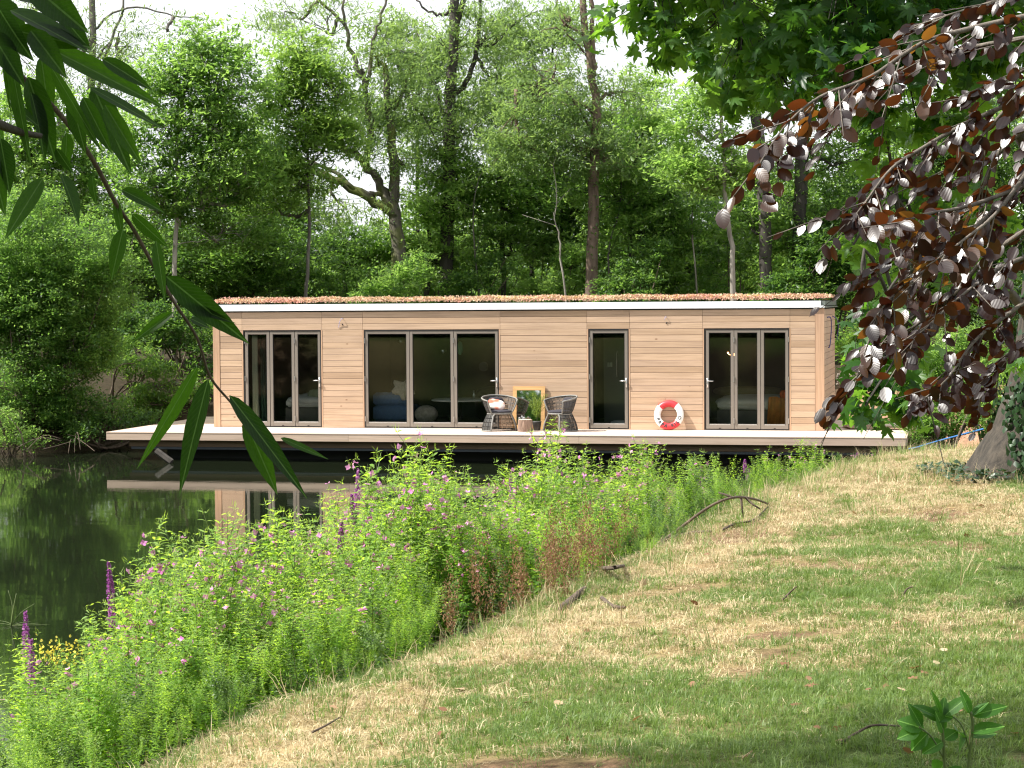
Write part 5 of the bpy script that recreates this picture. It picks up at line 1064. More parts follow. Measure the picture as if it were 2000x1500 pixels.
ok = (Z_ > -.62) & (px_ > -120) & (px_ < 1850) & ~((px_ > 830) & (px_ < 1100) & (s0 > -1.8) & (q < 16) & (RG.random(n_) < .93)); X_, Y_, Z_, s0, q, px_ = X_[ok], Y_[ok], Z_[ok], s0[ok], q[ok], px_[ok]; n_ = len(X_)
sc = np.where(s0 > -.9, .10+.28*(-s0), .42)*RG.uniform(.7, 1.2, n_)*np.clip((34-q)/14, .35, 1)
scatter('bank_undergrowth', np.stack([X_, Y_, Z_-.02], 1), np.stack([RG.normal(size=n_)*.18, RG.normal(size=n_)*.18, RG.uniform(0, 6.28, n_)], 1), sc*RG.uniform(.7, 1.35, n_), 2*RG.integers(0, 2, n_)+(RG.random(n_) < np.where(px_ < 820, .72, .35)), low_src)
RUST = [rust_mesh(800+i) for i in range(4)]
for me in RUST: me.materials.append(M['rust'])
k = 0
for _ in range(400):
    if k >= 26: break
    px_ = rnd.choice([rnd.uniform(1060, 1210), rnd.uniform(960, 1250), rnd.uniform(860, 960)]); s0 = rnd.uniform(-.75, .1)
    for q in np.arange(8.5, 30, .3):
        u_ = (px_-1000)/F*q
        if sdist(u_, q) <= s0:
            x, y = xy(u_, q); o = bpy.data.objects.new('dock_plant', RUST[k % 4]); COL.objects.link(o); o.location = (x, y, gz(x, y)-.02); o.rotation_euler[2] = rnd.uniform(0, 6.28); o.scale = (rnd.uniform(.45, .85),)*3
            tag(o, 'rust brown dried dock stems at the edge of the lawn', 'plant', 'rust brown docks along the lawn edge'); k += 1; break
# purple loosestrife spikes
def spike_mesh(seed, hh=1.25, fl=.34):
    g = np.random.default_rng(seed); C, A, B_ = [], [], []; ln = g.normal(size=3)*.08
    for i in range(520):
        s = g.uniform(0, 1); z_ = hh-fl*s; r_ = .018*(.35+.9*min(1, s*2.2))*g.uniform(.5, 1.1); a = g.uniform(0, 6.28); C.append(np.array([r_*math.cos(a), r_*math.sin(a), z_])+ln*(z_/hh)); d = np.array([math.cos(a), math.sin(a), .5])+g.normal(size=3)*.5; d /= np.linalg.norm(d); A.append(d*.009); e = np.cross(d, g.normal(size=3)); B_.append(e/np.linalg.norm(e)*.0055)
    V, Fq, ti = leaf_quads(np.array(C), np.array(A), np.array(B_), g.uniform(0, .8, len(C))); me = mesh_np('flower_spike', V, Fq, False, ti)
    mb = MB(); mb.tube([np.zeros(3), ln*.5+np.array([0, 0, hh*.5]), ln+np.array([0, 0, hh])], [.006, .005, .002], 4); return me, mb.mesh('stem')
SPK = [spike_mesh(900+i, 1.25, f_) for i, f_ in enumerate((.34, .22, .40))]
for a, b_ in SPK: a.materials.append(M['purple']); b_.materials.append(M['stem'])
spk = [(231, 1112, 0, 'tall purple loosestrife spike standing alone above the water at the left', -2.3), (42, 1210, 2, 'purple loosestrife spike leaning by the left edge, the upper one of the pair', -1.9), (48, 1262, 2, 'purple loosestrife spike by the left edge, the lower one of the pair', -1.7), (678, 932, 0, 'purple loosestrife spike left of the tallest left clump', -2.2), (707, 955, 1, 'short purple loosestrife spike beside the tallest left clump', -2.1),
       (990, 940, 0, 'purple loosestrife spike in the dip left of the middle clump, left of its twin', -2.4), (1000, 932, 0, 'purple loosestrife spike in the dip left of the middle clump, right of its twin', -2.3), (1460, 892, 1, 'tallest purple loosestrife spike of the small group near the right end of the boat', -1.7), (1448, 912, 1, 'shorter purple loosestrife spike of the small group near the right end of the boat', -1.7), (1350, 932, 1, 'pale purple loosestrife spike under the lifebuoy', -1.6), (1664, 886, 1, 'thin purple spike at the top of the bank below the deck corner', -.5), (640, 1010, 1, 'purple loosestrife spike among the pink flowers left of centre', -2.0)]
for px, py, v_, lab, s0 in spk:
    for q in np.arange(8.5, 31, .25):
        u_ = (px-1000)/F*q
        if sdist(u_, q) <= s0:
            x, y = xy(u_, q); g0 = max(gz(x, y), -.6); h = z_for(py, px, x, y)-g0
            if h < .3: continue
            r = empty('loosestrife_plant', (x, y, g0), rnd.uniform(0, 6.28), lab, 'plant'); r.scale = (1, 1, max(.3, h/1.25))
            for me, nm in zip(SPK[v_], ('flower_spike', 'stem')): o = bpy.data.objects.new(nm, me); COL.objects.link(o); o.parent = r
            break
# ragwort: yellow flowers at the left
x, y = on_z(115, 1275, .55)[:2]; C = np.stack([x+RG.normal(size=160)*.10, y+RG.normal(size=160)*.10, .55+RG.normal(size=160)*.04], 1); A = rand_dirs(160, .5)*.012; V, Fq, ti = leaf_quads(C-np.array([x, y, 0]), A, unit(np.cross(A, rand_dirs(160)))*.009, RG.random(160))
r = empty('ragwort_plant', (x, y, 0), 0, 'yellow flowered ragwort among the plants at the left edge', 'plant'); tag(link('flowers', mesh_np('flowers', V, Fq, False, ti), M['yellow'], r), kind='stuff')
mb = MB()
for i in range(8): mb.tube([(rnd.uniform(-.03, .03), rnd.uniform(-.03, .03), gz(x, y)), (rnd.uniform(-.12, .12), rnd.uniform(-.12, .12), .55)], .003, 4)
mb.build('stem', M['stem'], r)
# reed growing out of the water at the left
c = on_z(22, 1222, -.6); r = empty('water_reed', tuple(c), 0, 'pale reed clump sprouting from the water at the left edge', 'plant'); mb = MB(); rg = []
for i, (dx, dz, w_) in enumerate([(-.04, .36, .010), (.05, .33, .010), (.28, .24, .008), (.30, .03, .004), (.42, .02, .004), (-.3, .03, .004), (.22, .05, .004), (-.18, .05, .004), (.1, .05, .004), (.15, .02, .004)]):
    pts = spline([(0, 0, 0), (dx*.3+.02, rnd.uniform(-.02, .02), dz*.55), (dx, rnd.uniform(-.04, .04), dz)], 4); rg.append(pts); mb.tube(pts, [w_*(1-.09*k_) for k_ in range(9)], 4)
mb.build('reed_blade', M['stem'], r, True)

# ------------------------------------------------------------------ sticks on the lawn
def stick(pxs, r_, lab, lift=.02, taper=.5, group=None, forks=()):
    pts = []
    for (px, py, hh) in pxs:
        q = 12.0
        for _ in range(40):
            p = P(px, py, q); e = p[2]-(gz(p[0], p[1])+hh); 
            if abs(e) < .004: break
            q += np.clip(e*6, -1.5, 1.5); q = max(6.5, min(q, 30))
        pts.append(p)
    sp = spline(pts, 5); c0 = sp[0]; n_ = len(sp); mb = MB(); mb.tube([p-c0 for p in sp], [r_*(1-(1-taper)*i/n_) for i in range(n_)], 6)
    for (i, dx, dy, dz) in forks: b0 = sp[i]-c0; mb.tube([b0, b0+np.array([dx*.5, dy*.5, dz*.6]), b0+np.array([dx, dy, dz])], [r_*.7, r_*.6, r_*.35], 5)
    o = mb.build('fallen_branch', M['twig'], None, True, tuple(c0)); tag(o, lab, 'branch', group)
stick([(1275, 1072, .02), (1330, 1030, .10), (1385, 990, .20), (1430, 972, .26), (1470, 974, .16), (1500, 984, .03)], .017, 'long arched brown branch standing off the slope at the top of the lawn', forks=[(17, .02, 0, -.18), (15, -.12, .02, .04), (18, .14, -.03, -.10)])
stick([(1140, 1108, .05), (1180, 1110, .06), (1218, 1105, .03)], .022, 'short dark branch lying at the edge of the plants in mid slope')
stick([(1098, 1188, .02), (1120, 1168, .03), (1142, 1148, .02)], .03, 'thick grey broken branch at the lawn edge below the rust brown docks')
stick([(1176, 1168, .02), (1198, 1184, .02), (1222, 1186, .02)], .016, 'thin brown twig just right of the thick grey branch')
stick([(1412, 1034, .02), (1438, 1022, .03), (1470, 1016, .02), (1500, 990, .03)], .013, 'crooked thin twig below the arched branch')
stick([(1310, 1050, .02), (1350, 1040, .04), (1390, 1038, .02)], .016, 'straight twig at the foot of the arched branch')
stick([(1640, 1452, .01), (1690, 1422, .04), (1715, 1416, .05), (1755, 1418, .02)], .007, 'thin dark twig lying in the grass left of the seedling')
stick([(1528, 1172, .01), (1545, 1155, .05), (1556, 1146, .10)], .007, 'small dark twig poking up in the middle of the lawn')
stick([(1762, 1165, .01), (1772, 1150, .05), (1782, 1146, .07)], .007, 'small forked twig in the lawn at the right')
stick([(610, 1430, .02), (640, 1415, .03), (665, 1400, .02)], .007, 'thin twig in the dry grass at the lower left of the lawn')

# ------------------------------------------------------------------ leaf shapes
def blade_leaf(name, L_, prof, nseg=8, fold=.18, droop=.12, serr=0):
    """prof(s)->half width; leaf lies along +Y, normal +Z"""
    vs = []; fs = []
    for i in range(nseg+1):
        s = i/nseg; h = prof(s)*(1+(serr if i % 2 else -serr)); y_ = L_*s; z_ = -droop*L_*s*s
        vs += [(-h, y_, z_+h*fold*1.2), (-h*.5, y_, z_+h*fold*.7), (0, y_, z_), (h*.5, y_, z_+h*fold*.7), (h, y_, z_+h*fold*1.2)]
    for i in range(nseg):
        for k in range(4): a = i*5+k; fs.append((a, a+1, a+6, a+5))
    return np.array(vs), np.array(fs)
def maple_leaf(r_, droop, seed):
    g = random.Random(seed)
    prof = [(0, 1.0), (7, .74), (13, .72), (17, .66), (26, .40), (36, .66), (43, .74), (50, 1.0), (60, .70), (68, .60), (80, .40), (94, .52), (108, .72), (118, .50), (140, .40), (165, .28), (180, .12)]
    pts = [(a, k) for a, k in prof]+[(-a, k) for a, k in prof[-2:0:-1]]; vs = [(0, 0, 0)]
    for a, k in pts:
        k *= g.uniform(.93, 1.07); x_ = r_*k*math.sin(R(a)); y_ = r_*k*math.cos(R(a)); vs.append((x_, y_, -droop*r_*k*k+.05*r_*math.cos(R(a*7))))
    m_ = len(pts); return np.array(vs)+np.array([0, r_*.35, 0]), np.array([(0, 1+(i+1) % m_, 1+i) for i in range(m_)])
def sh(a): return math.sin(math.pi*max(0, min(1, a)))
BEECH = [blade_leaf('beech', .085, lambda s, w_=w_: .0275*w_*(sh(s**.9)**.62 if 0 < s < 1 else .02), 7, (.04+.03*i), .03+.05*i, .03) for i, w_ in enumerate((1, .92, 1.08, .7))]
WILL = [blade_leaf('willow', 1.0, lambda s: ((max(s, 1e-4)**.6)*(1-s)**1.1/.331+.004)*.5, 16, .16+.1*i, .06+.08*i, .02) for i in range(4)]
MAPLE = [maple_leaf(.105, .12+.12*i, i) for i in range(4)]
def mk(arr, nm, mat, scale=1.0):
    m_ = mesh_np(nm, arr[0]*scale, arr[1], True); m_.materials.append(mat); return m_
BE_M = [mk(a, 'leaf', M['beech']) for a in BEECH]; MA_M = [mk(a, 'leaf', M['maple']) for a in MAPLE]
def frame_(base, tip_dir, nrm):
    y_ = np.array(tip_dir, float); y_ /= np.linalg.norm(y_)+1e-9; n_ = np.array(nrm, float); n_ -= y_*(n_@y_); n_ /= np.linalg.norm(n_)+1e-9; x_ = np.cross(y_, n_)
    return x_, y_, n_
def place_leaves(specs, meshes, arrays, root, mat, limit=300):
    """specs: (base, dir, normal, scale, variant); the nearest are parts, the rest one stuff mesh"""
    rb = np.array(root.location)
    inview = lambda b: (lambda q: -40 < q[0] < 2040 and -40 < q[1] < 1540)(pix(*b))
    specs = sorted(specs, key=lambda s_: (not inview(s_[0]), np.linalg.norm(s_[0]-CAM))); Vs, Fs = [], []; off = {3: 0}; byk = {}
    for i, (b, d_, n_, sc, v_) in enumerate(specs):
        x_, y_, z_ = frame_(b, d_, n_)
        if i < limit:
            o = bpy.data.objects.new('leaf', meshes[v_]); COL.objects.link(o); o.parent = root; q = b-rb
            o.matrix_local = Matrix(((x_[0]*sc, y_[0]*sc, z_[0]*sc, q[0]), (x_[1]*sc, y_[1]*sc, z_[1]*sc, q[1]), (x_[2]*sc, y_[2]*sc, z_[2]*sc, q[2]), (0, 0, 0, 1)))
        else:
            Rm = np.stack([x_, y_, z_], 1)*sc; V, Fc = arrays[v_]; byk.setdefault('v', []).append(V@Rm.T+(b-rb)); byk.setdefault('f', []).append(Fc)
    if 'v' in byk:
        off = 0; out = []
        for V, Fc in zip(byk['v'], byk['f']): out.append(Fc+off); off += len(V)
        o = link('foliage', mesh_np('foliage', np.concatenate(byk['v']), np.concatenate(out), True), mat, root); tag(o, kind='stuff')
HV = np.array([SD.x, SD.y, SD.z])-FWD; HV /= np.linalg.norm(HV)
VIEW = -FWD
# ------------------------------------------------------------------ copper beech (trunk stands just outside to the right)
bx_, by_ = xy(4.6, 8.2); bzg = gz(bx_, by_); beech = empty('copper_beech', (bx_, by_, bzg), 0, 'copper beech whose purple brown leafy branches hang in from the right', 'tree')
mb = MB(); mb.tube([(0, 0, -.1), (.02, 0, 1.5), (-.05, .05, 3.5), (0, 0, 7), (.1, 0, 11)], [.42, .30, .26, .2, .08], 12); mb.build('trunk', M['beech_twig'], beech, True)
BB = [[(2060, 20), (1900, 55), (1800, 85), (1700, 150), (1600, 190), (1530, 250), (1472, 340)], [(2060, 65), (1900, 92), (1780, 125), (1690, 180), (1610, 235)], [(2060, 165), (1900, 235), (1800, 290), (1740, 330), (1690, 395), (1655, 440)],
      [(2060, 205), (1950, 300), (1900, 400), (1800, 470), (1720, 520), (1668, 552)], [(2060, 310), (1930, 420), (1850, 500), (1760, 560), (1695, 640)], [(2060, 415), (1930, 500), (1860, 580), (1770, 650), (1690, 720), (1598, 808)],
      [(2060, 550), (1960, 620), (1900, 670), (1850, 740), (1790, 790)], [(2060, 620), (1990, 670), (1930, 750), (1905, 800)], [(2060, 340), (1900, 400), (1800, 420), (1740, 450)], [(2060, 100), (1960, 160), (1880, 200)],
      [(2060, 480), (1960, 520), (1900, 560), (1830, 620), (1760, 690)], [(2060, -40), (1950, 0), (1850, 30), (1760, 60)], [(2060, 250), (1960, 400), (1880, 470), (1810, 520)], [(2060, 90), (1950, 230), (1850, 330), (1780, 380)]]
specs = []; rb = np.array([bx_, by_, bzg])
def leaf_on(p, along, k_):
    side = np.cross(along, [0, 0, 1.]); side /= np.linalg.norm(side)+1e-9; sg = 1 if k_ % 2 else -1
    d_ = along*.7+side*sg*.75+np.array([0, 0, -.45])+RG.normal(size=3)*.28; r_ = RG.random()
    nr = (HV*1.0+RG.normal(size=3)*.11) if r_ < .45 else (np.array([0, 0, .8])+RG.normal(size=3)*.6 if r_ < .55 else VIEW*.8+np.array([0, 0, -.25])+RG.normal(size=3)*.45)
    nr = nr/np.linalg.norm(nr); d_ = d_-nr*(d_@nr)
    specs.append((p+RG.normal(size=3)*.004, d_, nr, RG.uniform(.46, .80), int(RG.integers(0, 4))))
for bi, br in enumerate(BB):
    d0 = 6.3+.35*(bi % 4)
    pts = spline([P(x, y, d0+.6*(i/len(br)) * (1 if bi % 2 else -1)) for i, (x, y) in enumerate(br)], 5); start = np.array([rb[0], rb[1], pts[0][2]+.5]); full = spline([start, (start+pts[0])/2+np.array([0, 0, .1]), pts[0]], 4)+pts[1:]
    mb = MB(); m_ = len(full); mb.tube([q-rb for q in full], [.011*(1-i/m_)**1.1+.0014 for i in range(m_)], 6); mb.build('branch', M['beech_twig'], beech, True)
    ln = len(pts); mbt = MB()
    for i in range(2, ln):
        al = pts[i]-pts[i-1]; al /= np.linalg.norm(al)
        for k_ in range(1 if i < ln-4 else 2): leaf_on(pts[i]-al*RG.uniform(0, .06), al, i+k_)
        if i % 2 == 0 and i < ln-2:
            for sg in (-1, 1):
                tl_ = RG.uniform(.10, .26); side = np.cross(al, [0, 0, 1.])*sg; e = pts[i]+(al*.8+side*.4+np.array([0, 0, -.35])+RG.normal(size=3)*.3)*tl_; mbt.tube([pts[i]-rb, e-rb], [.0028, .0012], 4, False)
                for s in np.arange(.25, 1.01, .19): leaf_on(pts[i]*(1-s)+e*s, (e-pts[i])/np.linalg.norm(e-pts[i]), int(s*10))
    mbt.build('twig', M['beech_twig'], beech, True)
def keep_leaf(b):
    q = pix(*b); return q[1] < np.interp(q[0], [1400, 1600, 1700, 1800, 1930, 2000], [420, 830, 790, 830, 860, 900])
specs = [s_ for s_ in specs if keep_leaf(s_[0]) ]
place_leaves(specs, BE_M, BEECH, beech, M['beech'])
# ------------------------------------------------------------------ ivy clad maple at the right
tb_ = P(2052, 925, 21.2); zb = gz(tb_[0], tb_[1]); mp = empty('maple_tree', (tb_[0], tb_[1], zb), 0, 'large ivy clad maple with a flared trunk at the right edge of the lawn', 'tree'); rb = np.array([tb_[0], tb_[1], zb])
cp = [P(2052, 945, 21.2), P(2056, 880, 21.2), P(2070, 820, 21.2), P(2088, 740, 21.2), P(2100, 600, 21.2), P(2110, 300, 21), P(2120, -200, 21), P(2100, -900, 20.5), P(2140, -1500, 20)]; rr = [1.02, .80, .66, .60, .54, .48, .42, .30, .08]
cs = spline(cp, 6); rs = np.interp(np.linspace(0, 8, len(cs)), range(9), rr); mb = MB(); vs = []; nk = 30
for j, (c, r_) in enumerate(zip(cs, rs)):
    for k in range(nk):
        a = 2*math.pi*k/nk; fl = max(0, 1-j/14); e = r_*(1+.16*fl*math.sin(5*a+.8)+.03*math.sin(13*a+j*.2)+.02*math.sin(23*a)); vs.append((c[0]+e*math.cos(a)-rb[0], c[1]+e*math.sin(a)-rb[1], c[2]-rb[2]-.1*fl))
mb.add(vs, [(j*nk+k, j*nk+(k+1) % nk, (j+1)*nk+(k+1) % nk, (j+1)*nk+k) for j in range(len(cs)-1) for k in range(nk)]); mb.build('trunk', M['bark_furrowed'], mp, True)
nl = 9000; jj = RG.random(nl)*(len(cs)-1.01); j0 = jj.astype(int); cc = np.array(cs)[j0]*(1-(jj-j0))[:, None]+np.array(cs)[j0+1]*(jj-j0)[:, None]; rj = rs[j0]; ang = RG.uniform(0, 6.283, nl)
dirs = np.stack([np.cos(ang), np.sin(ang), np.zeros(nl)], 1); lat = dirs[:, 0]*RH[0]+dirs[:, 1]*RH[1]; zrel = cc[:, 2]-zb
keep = (lat > -.93+.42*np.clip((.75-zrel)/.75, 0, 1)+.25*(fbm(ang*1.5, zrel, .5, 55)-.5)); dirs, cc, rj = dirs[keep], cc[keep], rj[keep]; nl = len(rj)
C = cc+dirs*(rj*1.02+RG.uniform(.0, .12, nl))[:, None]-rb; A = unit(np.array([0, 0, -1.])+RG.normal(size=(nl, 3))*.5); Wd = unit(np.cross(A, dirs)+RG.normal(size=(nl, 3))*.3)
V, Fq, ti = leaf_quads(C, A*.042, Wd*.036, RG.uniform(0, .7, nl)); gi_ = 1100; an_ = RG.uniform(0, 6.28, gi_); rd_ = RG.uniform(.9, 1.45, gi_); gx_, gy_ = rb[0]+rd_*np.cos(an_), rb[1]+rd_*np.sin(an_); C = np.stack([gx_, gy_, ground_z(gx_, gy_)+RG.uniform(.02, .14, gi_)], 1)-rb; ok = fbm(gx_, gy_, .6, 57) > .5; C = C[ok]; A = unit(RG.normal(size=(len(C), 3))*np.array([1, 1, .4])); V2, F2, t2 = leaf_quads(C, A*.04, side_of(A)*.035, RG.uniform(0, .7, len(C))); Fq = np.concatenate([Fq, F2+len(V)]); V = np.concatenate([V, V2]); ti = np.concatenate([ti, t2])
tag(link('ivy', mesh_np('ivy', V, Fq, False, ti), M['leaf_ivy'], mp), kind='stuff')
specs = []
MC = [(2250, -300, 18, 1.6, 1.6, 1.0, 320), (1950, -500, 18, 1.7, 1.6, 1.2, 340), (2400, -800, 20, 2, 2, 1.5, 340), (2050, -1100, 20, 2, 2, 1.5, 320), (1240, 30, 13, .26, .26, .20, 55), (1300, 60, 13, .30, .3, .24, 80), (1380, 60, 13, .34, .4, .30, 110), (1470, 90, 12.5, .36, .45, .34, 150), (1560, 80, 12.5, .42, .5, .34, 190), (1660, 70, 12, .42, .5, .36, 210), (1760, 80, 12, .42, .5, .36, 210), (1860, 60, 12, .42, .5, .34, 190), (1960, 60, 12, .42, .5, .34, 190), (1440, 170, 12.5, .18, .3, .12, 34), (1540, 170, 12.3, .26, .3, .12, 55), (1660, 185, 12, .3, .4, .2, 90), (1720, 250, 12, .16, .3, .22, 60),
      (1400, -60, 13, .5, .6, .3, 170), (1600, -80, 12.5, .6, .8, .35, 260), (1800, -80, 12, .6, .8, .35, 260), (2000, -60, 12, .6, .8, .35, 220), (1250, -260, 12.3, .9, .9, .4, 420), (1500, -400, 12.3, .9, .9, .4, 520), (1000, -430, 12.5, .9, .9, .4, 420), (1750, -420, 12.3, 1.0, .9, .4, 520), (1650, -120, 12.4, .9, .7, .3, 420), (1500, -160, 12, .9, .8, .3, 300), (1750, -170, 12, .9, .8, .3, 200),  # clumps above the frame, added to shade the leaves below
      (1790, 230, 12.5, .20, .3, .14, 42), (1850, 200, 12.5, .25, .3, .2, 60), (1760, 330, 12.8, .16, .3, .12, 30), (1700, 350, 12.6, .10, .2, .06, 12), (1680, 470, 12.6, .12, .2, .1, 20), (1660, 490, 12.3, .06, .1, .06, 8), (1740, 440, 12.8, .14, .3, .12, 28), (1820, 410, 12.8, .2, .3, .18, 45), (1800, 560, 12.8, .18, .3, .16, 34), (1700, 620, 12.0, .12, .2, .10, 26), (1690, 690, 12.0, .10, .2, .10, 24), (1700, 745, 12.0, .11, .2, .09, 30), (1740, 770, 12.0, .12, .2, .10, 34), (1690, 790, 11.8, .08, .15, .06, 22), (1770, 805, 12.0, .07, .1, .07, 14), (1740, 700, 12.2, .14, .2, .12, 28), (1800, 700, 12.6, .14, .3, .12, 20), (1890, 300, 12.8, .2, .3, .2, 40), (1950, 400, 12.8, .2, .3, .25, 40), (1960, 720, 17, .20, .3, .2, 30), (1920, 560, 13, .2, .3, .2, 30)]
mb = MB(); hub = {}
def limb(a, b, r0_, r1_, k=6):
    mid = (a+b)/2+np.array([0, 0, .25])+RG.normal(size=3)*.12; q = spline([a, mid, b], k); m_ = len(q); mb.tube([x-rb for x in q], [r0_*(1-i/m_)+r1_*i/m_ for i in range(m_)], 6); return q
top = np.array(cs[33]); main = limb(top, P(1760, -90, 12.5), .18, .06, 8); main2 = limb(np.array(cs[18]), P(1990, 260, 13.5), .12, .04, 8); low = limb(np.array(cs[14]), P(1890, 480, 13.2), .07, .02, 8)
low2 = limb(low[-1], P(1760, 640, 12.4), .02, .01, 8); mainl = limb(main[-1], P(1420, -30, 13), .06, .02, 8)
cand = np.array(main[8:]+main2[8:]+low[8:]+low2+mainl)
for (px, py, d_, rx, ry, rz, n_) in MC:
    c0 = P(px, py, d_); j = np.argmin(np.linalg.norm(cand-c0, axis=1)); q = limb(cand[j], c0, .014, .005, 4)
    ns = max(3, n_//9); 
    for _ in range(ns):
        v = RG.normal(size=3); v /= np.linalg.norm(v); cc_ = c0+v*RG.random()**.45*np.array([rx, ry, rz]); mb.tube([(q[-2 if RG.random() < .5 else 4])-rb, cc_-rb], [.005, .002], 3, False)
        for _ in range(max(1, n_//ns)):
            d_ = RG.normal(size=3)*np.array([1, 1, .4])+np.array([0, 0, -.75]); r_ = RG.random(); nr = np.array([-.3, -.2, .9])+RG.normal(size=3)*.5 if r_ < .55 else VIEW+RG.normal(size=3)*.6
            specs.append((cc_+RG.normal(size=3)*.06, d_, nr, RG.uniform(.62, 1.05), int(RG.integers(0, 4))))
mb.build('limb', M['bark_dark'], mp, True)
place_leaves(specs, MA_M, MAPLE, mp, M['maple'])
# ------------------------------------------------------------------ willow whose twig hangs in front of the view at the left
wx, wy = xy(-4.6, 2.6); wz = gz(wx, wy); wil = empty('crack_willow', (wx, wy, wz), 0, 'willow whose long leaved twig hangs close by across the upper left', 'tree'); rb = np.array([wx, wy, wz])
mb = MB(); mb.tube([(0, 0, -.2), (.05, 0, 1.2), (.1, .1, 3), (.3, .2, 6), (.3, 0, 8.5)], [.5, .36, .32, .22, .08], 12); 
def wl(a, b, r0_, r1_):
    q = spline([a, (a+b)/2+np.array([0, 0, .35]), b], 6); mb.tube(q, np.linspace(r0_, r1_, len(q)), 6); return q
crn = [(-3.4, 6.9, 6.0, 1.5, .85, .9, 2600), (-2.4, 7.3, 6.6, 1.2, 1.0, .8, 2000), (-4.6, 6.6, 5.6, 1.2, .9, .9, 900), (-4.2, 2.0, 5.6, 1.5, 1.4, 1.0, 7800), (-5.4, 1.0, 4.6, 1.4, 1.5, 1.0, 6000), (-3.0, 1.5, 5.2, .8, .9, .6, 3300), (-1.8, 7.0, 7.4, 1.0, .8, .6, 600), (-4.6, 3.4, 7.0, 1.5, 1.4, 1.0, 1500), (-2.2, 1.9, 4.2, .8, .7, .5, 2200), (-2.9, 2.1, 4.9, .9, .7, .5, 2200)]  # crown out of view, clumps placed to shade the lawn and hanging twig
Cw, Aw, Ww, Lw, Wd_, Dw = [], [], [], [], [], []
for (u_, q_, z_, ru, rw, rz, n_) in crn:
    X0, Y0 = xy(u_, q_); c = np.array([X0, Y0, z_])-rb; wl(np.array([.25, .15, 4.5]), c, .08, .02); C = c+unit(RG.normal(size=(n_, 3)))*(RG.random(n_)**.4)[:, None]*np.array([ru, rw, rz]); Cw.append(C)
C = np.concatenate(Cw); n_ = len(C); A = unit(RG.normal(size=(n_, 3))*.8+np.array([0, 0, -.6])); V, Fq, ti = curved_leaves(C, A, side_of(A), RG.uniform(.10, .16, n_), RG.uniform(.012, .018, n_), RG.uniform(.1, .5, n_), RG.uniform(0, .8, n_))
tag(link('crown', mesh_np('crown', V, Fq, False, ti), M['leaf_mid'], wil), kind='stuff')
WD = 2.0
main_px = [(-120, -60), (0, 105), (110, 215), (180, 310), (225, 395), (262, 450), (300, 520), (340, 590), (385, 660), (410, 735), (450, 785), (480, 822), (520, 850)]
tw = spline([P(x, y, WD+.02*i) for i, (x, y) in enumerate(main_px)], 4); m_ = len(tw)
a0 = wl(np.array([.15, .1, 3.2]), P(-160, -420, 2.4)-rb, .05, .02); mb.tube(spline([P(-160, -420, 2.4)-rb, P(-130, -200, 2.1)-rb, tw[0]-rb], 5), .008, 6); mb.build('trunk', M['bark_grey'], wil, True)
mb = MB(); mb.tube([q-rb for q in tw], np.linspace(.0030, .0009, m_), 7); mb.build('twig', M['twig'], wil, True)
mb = MB(); mb.tube([q-rb for q in spline([P(-120, 190, 1.95), P(-20, 235, 1.97), P(40, 258, 1.99), P(82, 266, 2.0)], 4)], np.linspace(.0065, .0025, 13), 7); mb.build('twig', M['bark_dark'], wil, True)
WL = [(385, 716, 268, 918, 54, 0), (407, 740, 347, 968, 54, 0), (478, 818, 543, 968, 52, 1), (448, 772, 602, 972, 46, 0), (548, 855, 642, 897, 20, 1), (325, 540, 487, 672, 62, 0), (240, 448, 216, 548, 38, 1), (238, 371, 322, 412, 36, 0), (226, 388, 240, 472, 24, 0), (258, 418, 330, 486, 34, 0), (180, 342, 186, 402, 24, 0), (119, 340, 160, 438, 42, 0), (84, 348, 8, 468, 50, 0), (140, 193, 166, 302, 44, 0), (162, 190, 217, 300, 42, 0),
      (95, 94, 326, 208, 54, 0), (175, 170, 322, 252, 34, 0), (182, 170, 258, 342, 62, 1), (205, 205, 276, 322, 44, 0), (338, 610, 256, 668, 28, 1), (372, 622, 410, 640, 26, 1), (305, 470, 322, 590, 30, 0), (110, 290, 142, 340, 26, 0), (55, 150, 112, 318, 60, 0), (20, 110, 60, 330, 52, 0), (10, 90, 18, 232, 50, 0), (0, 270, 22, 380, 48, 0), (-20, 300, 10, 420, 50, 0), (30, 60, 180, 92, 66, 0), (20, 20, 178, 98, 72, 0), (-20, 0, 60, 90, 80, 0), (60, -30, 170, 60, 74, 0),
      (-10, -20, 140, 20, 70, 0), (120, 30, 176, 96, 46, 0), (80, 110, 100, 250, 44, 0), (200, 115, 300, 175, 36, 1), (100, 130, 200, 300, 50, 0), (130, 260, 128, 338, 36, 0), (345, 585, 460, 632, 24, 0), (60, 180, 95, 320, 44, 0), (-30, 160, 10, 300, 56, 0), (-20, 60, 50, 170, 60, 0), (0, 20, 60, 120, 60, 0), (60, 60, 130, 150, 56, 0), (20, 200, 75, 245, 30, 0)]
WM = [mk(a, 'leaf', M['willow_near']) for a in WILL]
